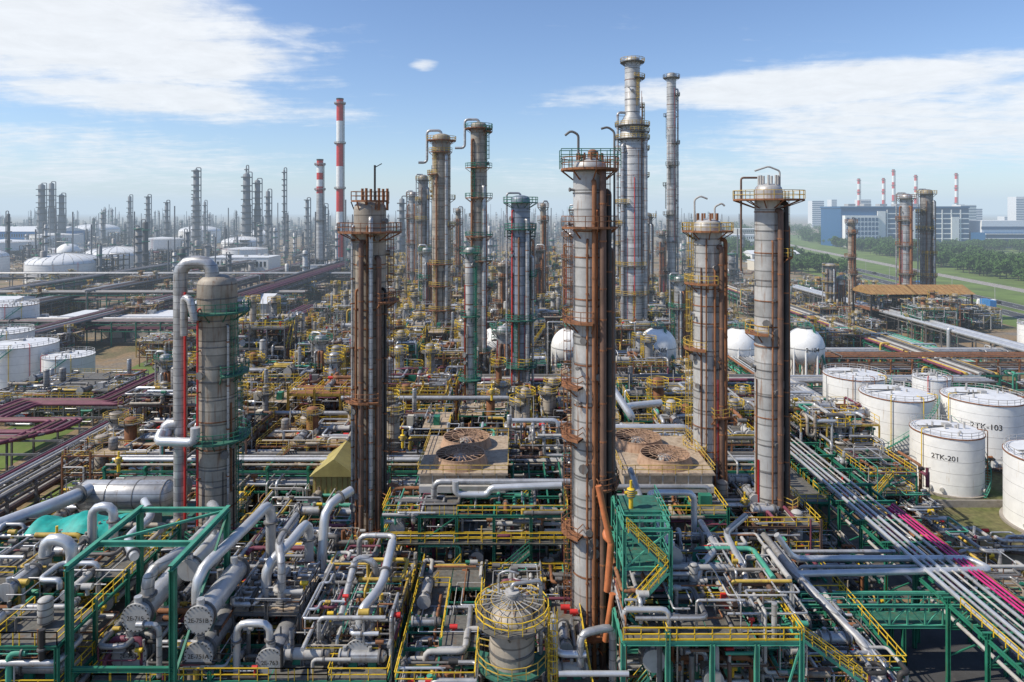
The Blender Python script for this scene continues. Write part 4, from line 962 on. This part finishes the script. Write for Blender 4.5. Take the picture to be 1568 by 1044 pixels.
for k in range(160): tree(rn.uniform(430,760),rn.uniform(820,890),rn.uniform(8,14),rn.uniform(5,9))
b.obj('tree_row')
# ------------------------------------------------------------------ haze (absorbing volume with an added glow)
b=MB(); b.box(-5500,5500,130,8500,-3,160,'ground_m'); hz=b.obj('glowing_haze')
m=bpy.data.materials.new('haze'); m.use_nodes=True; nt=m.node_tree; nt.nodes.clear()
o=nt.nodes.new('ShaderNodeOutputMaterial'); v=nt.nodes.new('ShaderNodeVolumeAbsorption'); v.inputs['Density'].default_value=.00026; v.inputs['Color'].default_value=(0,0,0,1)
e=nt.nodes.new('ShaderNodeEmission'); e.inputs['Color'].default_value=(.58,.72,.86,1); e.inputs['Strength'].default_value=.00026  # emission stands in for sunlight scattered by the air
ad=nt.nodes.new('ShaderNodeAddShader'); nt.links.new(v.outputs[0],ad.inputs[0]); nt.links.new(e.outputs[0],ad.inputs[1])
nt.links.new(ad.outputs[0],o.inputs['Volume']); hz.data.materials.clear(); hz.data.materials.append(m)
# ------------------------------------------------------------------ world
EL=radians(46); AZ=radians(-102)
w=bpy.data.worlds.new('World'); scene.world=w; w.use_nodes=True; nt=w.node_tree; N=nt.nodes; L=nt.links
bg=N['Background']
sky=N.new('ShaderNodeTexSky'); sky.sky_type='NISHITA'; sky.sun_disc=False; sky.sun_elevation=EL; sky.sun_rotation=AZ; sky.air_density=1.; sky.dust_density=.4; sky.ozone_density=3
tc=N.new('ShaderNodeTexCoord'); sp=N.new('ShaderNodeSeparateXYZ'); L.new(tc.outputs['Generated'],sp.inputs[0])
def M(op,a,b_=None,c=None,clamp=False):
    n=N.new('ShaderNodeMath'); n.operation=op; n.use_clamp=clamp
    for i,v in enumerate((a,b_,c)):
        if v is None: continue
        if isinstance(v,(int,float)): n.inputs[i].default_value=v
        else: L.new(v,n.inputs[i])
    return n.outputs[0]
X,Y,Z=sp.outputs
az=M('ARCTAN2',X,Y); el=M('ARCSINE',Z)
zz=M('ADD',M('MAXIMUM',Z,0.0),.10)
cb=N.new('ShaderNodeCombineXYZ'); L.new(M('DIVIDE',X,zz),cb.inputs[0]); L.new(M('DIVIDE',Y,zz),cb.inputs[1])
def noise(vec,sc,det,rough,dist=0):
    n=N.new('ShaderNodeTexNoise'); n.inputs['Scale'].default_value=sc; n.inputs['Detail'].default_value=det; n.inputs['Roughness'].default_value=rough; n.inputs['Distortion'].default_value=dist; L.new(vec,n.inputs['Vector']); return n.outputs['Fac']
n1=noise(cb.outputs[0],1.1,9,.62,.6)
mp=N.new('ShaderNodeMapping'); mp.inputs['Scale'].default_value=(1.3,5.,1.3); mp.inputs['Rotation'].default_value=(0,0,.35); L.new(cb.outputs[0],mp.inputs['Vector']); n2=noise(mp.outputs[0],1.2,8,.6,.8)
n3=noise(cb.outputs[0],5.5,8,.65,.4)
n4=noise(tc.outputs['Generated'],14,8,.6,.3)
def blob(a,e,ra,re,tilt=0):
    da=M('SUBTRACT',az,a); de=M('SUBTRACT',el,e); de=M('ADD',de,M('MULTIPLY',da,tilt))
    d=M('ADD',M('POWER',M('ABSOLUTE',M('DIVIDE',da,ra)),2),M('POWER',M('ABSOLUTE',M('DIVIDE',de,re)),2))
    return M('SUBTRACT',1.,d,clamp=True)
big=M('ADD',M('ADD',M('MULTIPLY',blob(-.60,.225,.38,.10,.06),1.05),M('MULTIPLY',blob(-.42,.135,.3,.03),.6)),M('MULTIPLY',blob(-.6,.06,.4,.06),.5))
rt=M('ADD',M('ADD',M('MULTIPLY',blob(.36,.168,.36,.03,-.02),1.0),M('MULTIPLY',blob(.55,.12,.34,.07),.75)),M('MULTIPLY',blob(.3,.05,.5,.05),.4))
sm=M('MULTIPLY',blob(-.128,.208,.026,.014),.62)
msk=M('ADD',M('ADD',big,rt),sm)
nn=M('ADD',M('ADD',M('ADD',M('MULTIPLY',n1,.35),M('MULTIPLY',n2,.25)),M('MULTIPLY',n3,.2)),M('MULTIPLY',n4,.2))
val=M('ADD',nn,M('MULTIPLY',msk,.36))
mr=N.new('ShaderNodeMapRange'); mr.interpolation_type='SMOOTHSTEP'; mr.inputs['From Min'].default_value=.55; mr.inputs['From Max'].default_value=.79; L.new(val,mr.inputs['Value'])
tn=N.new('ShaderNodeMix'); tn.data_type='RGBA'; tn.blend_type='MULTIPLY'; tn.inputs[0].default_value=1; L.new(sky.outputs[0],tn.inputs[6]); tn.inputs[7].default_value=(.98,1.06,1.22,1)
shd=M('MULTIPLY_ADD',n3,2.2,6.2); cc=N.new('ShaderNodeCombineXYZ'); L.new(shd,cc.inputs[0]); L.new(M('MULTIPLY',shd,1.03),cc.inputs[1]); L.new(M('MULTIPLY',shd,1.07),cc.inputs[2])
mx=N.new('ShaderNodeMix'); mx.data_type='RGBA'; L.new(M('MULTIPLY',mr.outputs[0],.95),mx.inputs[0]); L.new(tn.outputs[2],mx.inputs[6]); L.new(cc.outputs[0],mx.inputs[7])
L.new(mx.outputs[2],bg.inputs['Color']); bg.inputs['Strength'].default_value=.125
sd=bpy.data.lights.new('sun','SUN'); sd.energy=5.0; sd.angle=radians(.5); sd.color=(1,.92,.79); so=bpy.data.objects.new('sun',sd); scene.collection.objects.link(so)
from mathutils import Vector
dv=Vector((sin(AZ)*cos(EL),cos(AZ)*cos(EL),sin(EL))); so.rotation_euler=dv.to_track_quat('Z','Y').to_euler(); so.location=(-100,-50,200)
cd=bpy.data.cameras.new('camera'); cd.lens=24; cd.sensor_width=36; cd.clip_end=15000; cd.clip_start=.5; cd.shift_y=-.1276
co=bpy.data.objects.new('camera',cd); co.location=(0,0,50); co.rotation_euler=(radians(90),0,0); scene.collection.objects.link(co); scene.camera=co
scene.view_settings.view_transform='Standard'; scene.view_settings.look='None'; scene.view_settings.exposure=0
print('faces',sum(len(o.data.polygons) for o in bpy.data.objects if o.type=='MESH'),len(bpy.data.objects))
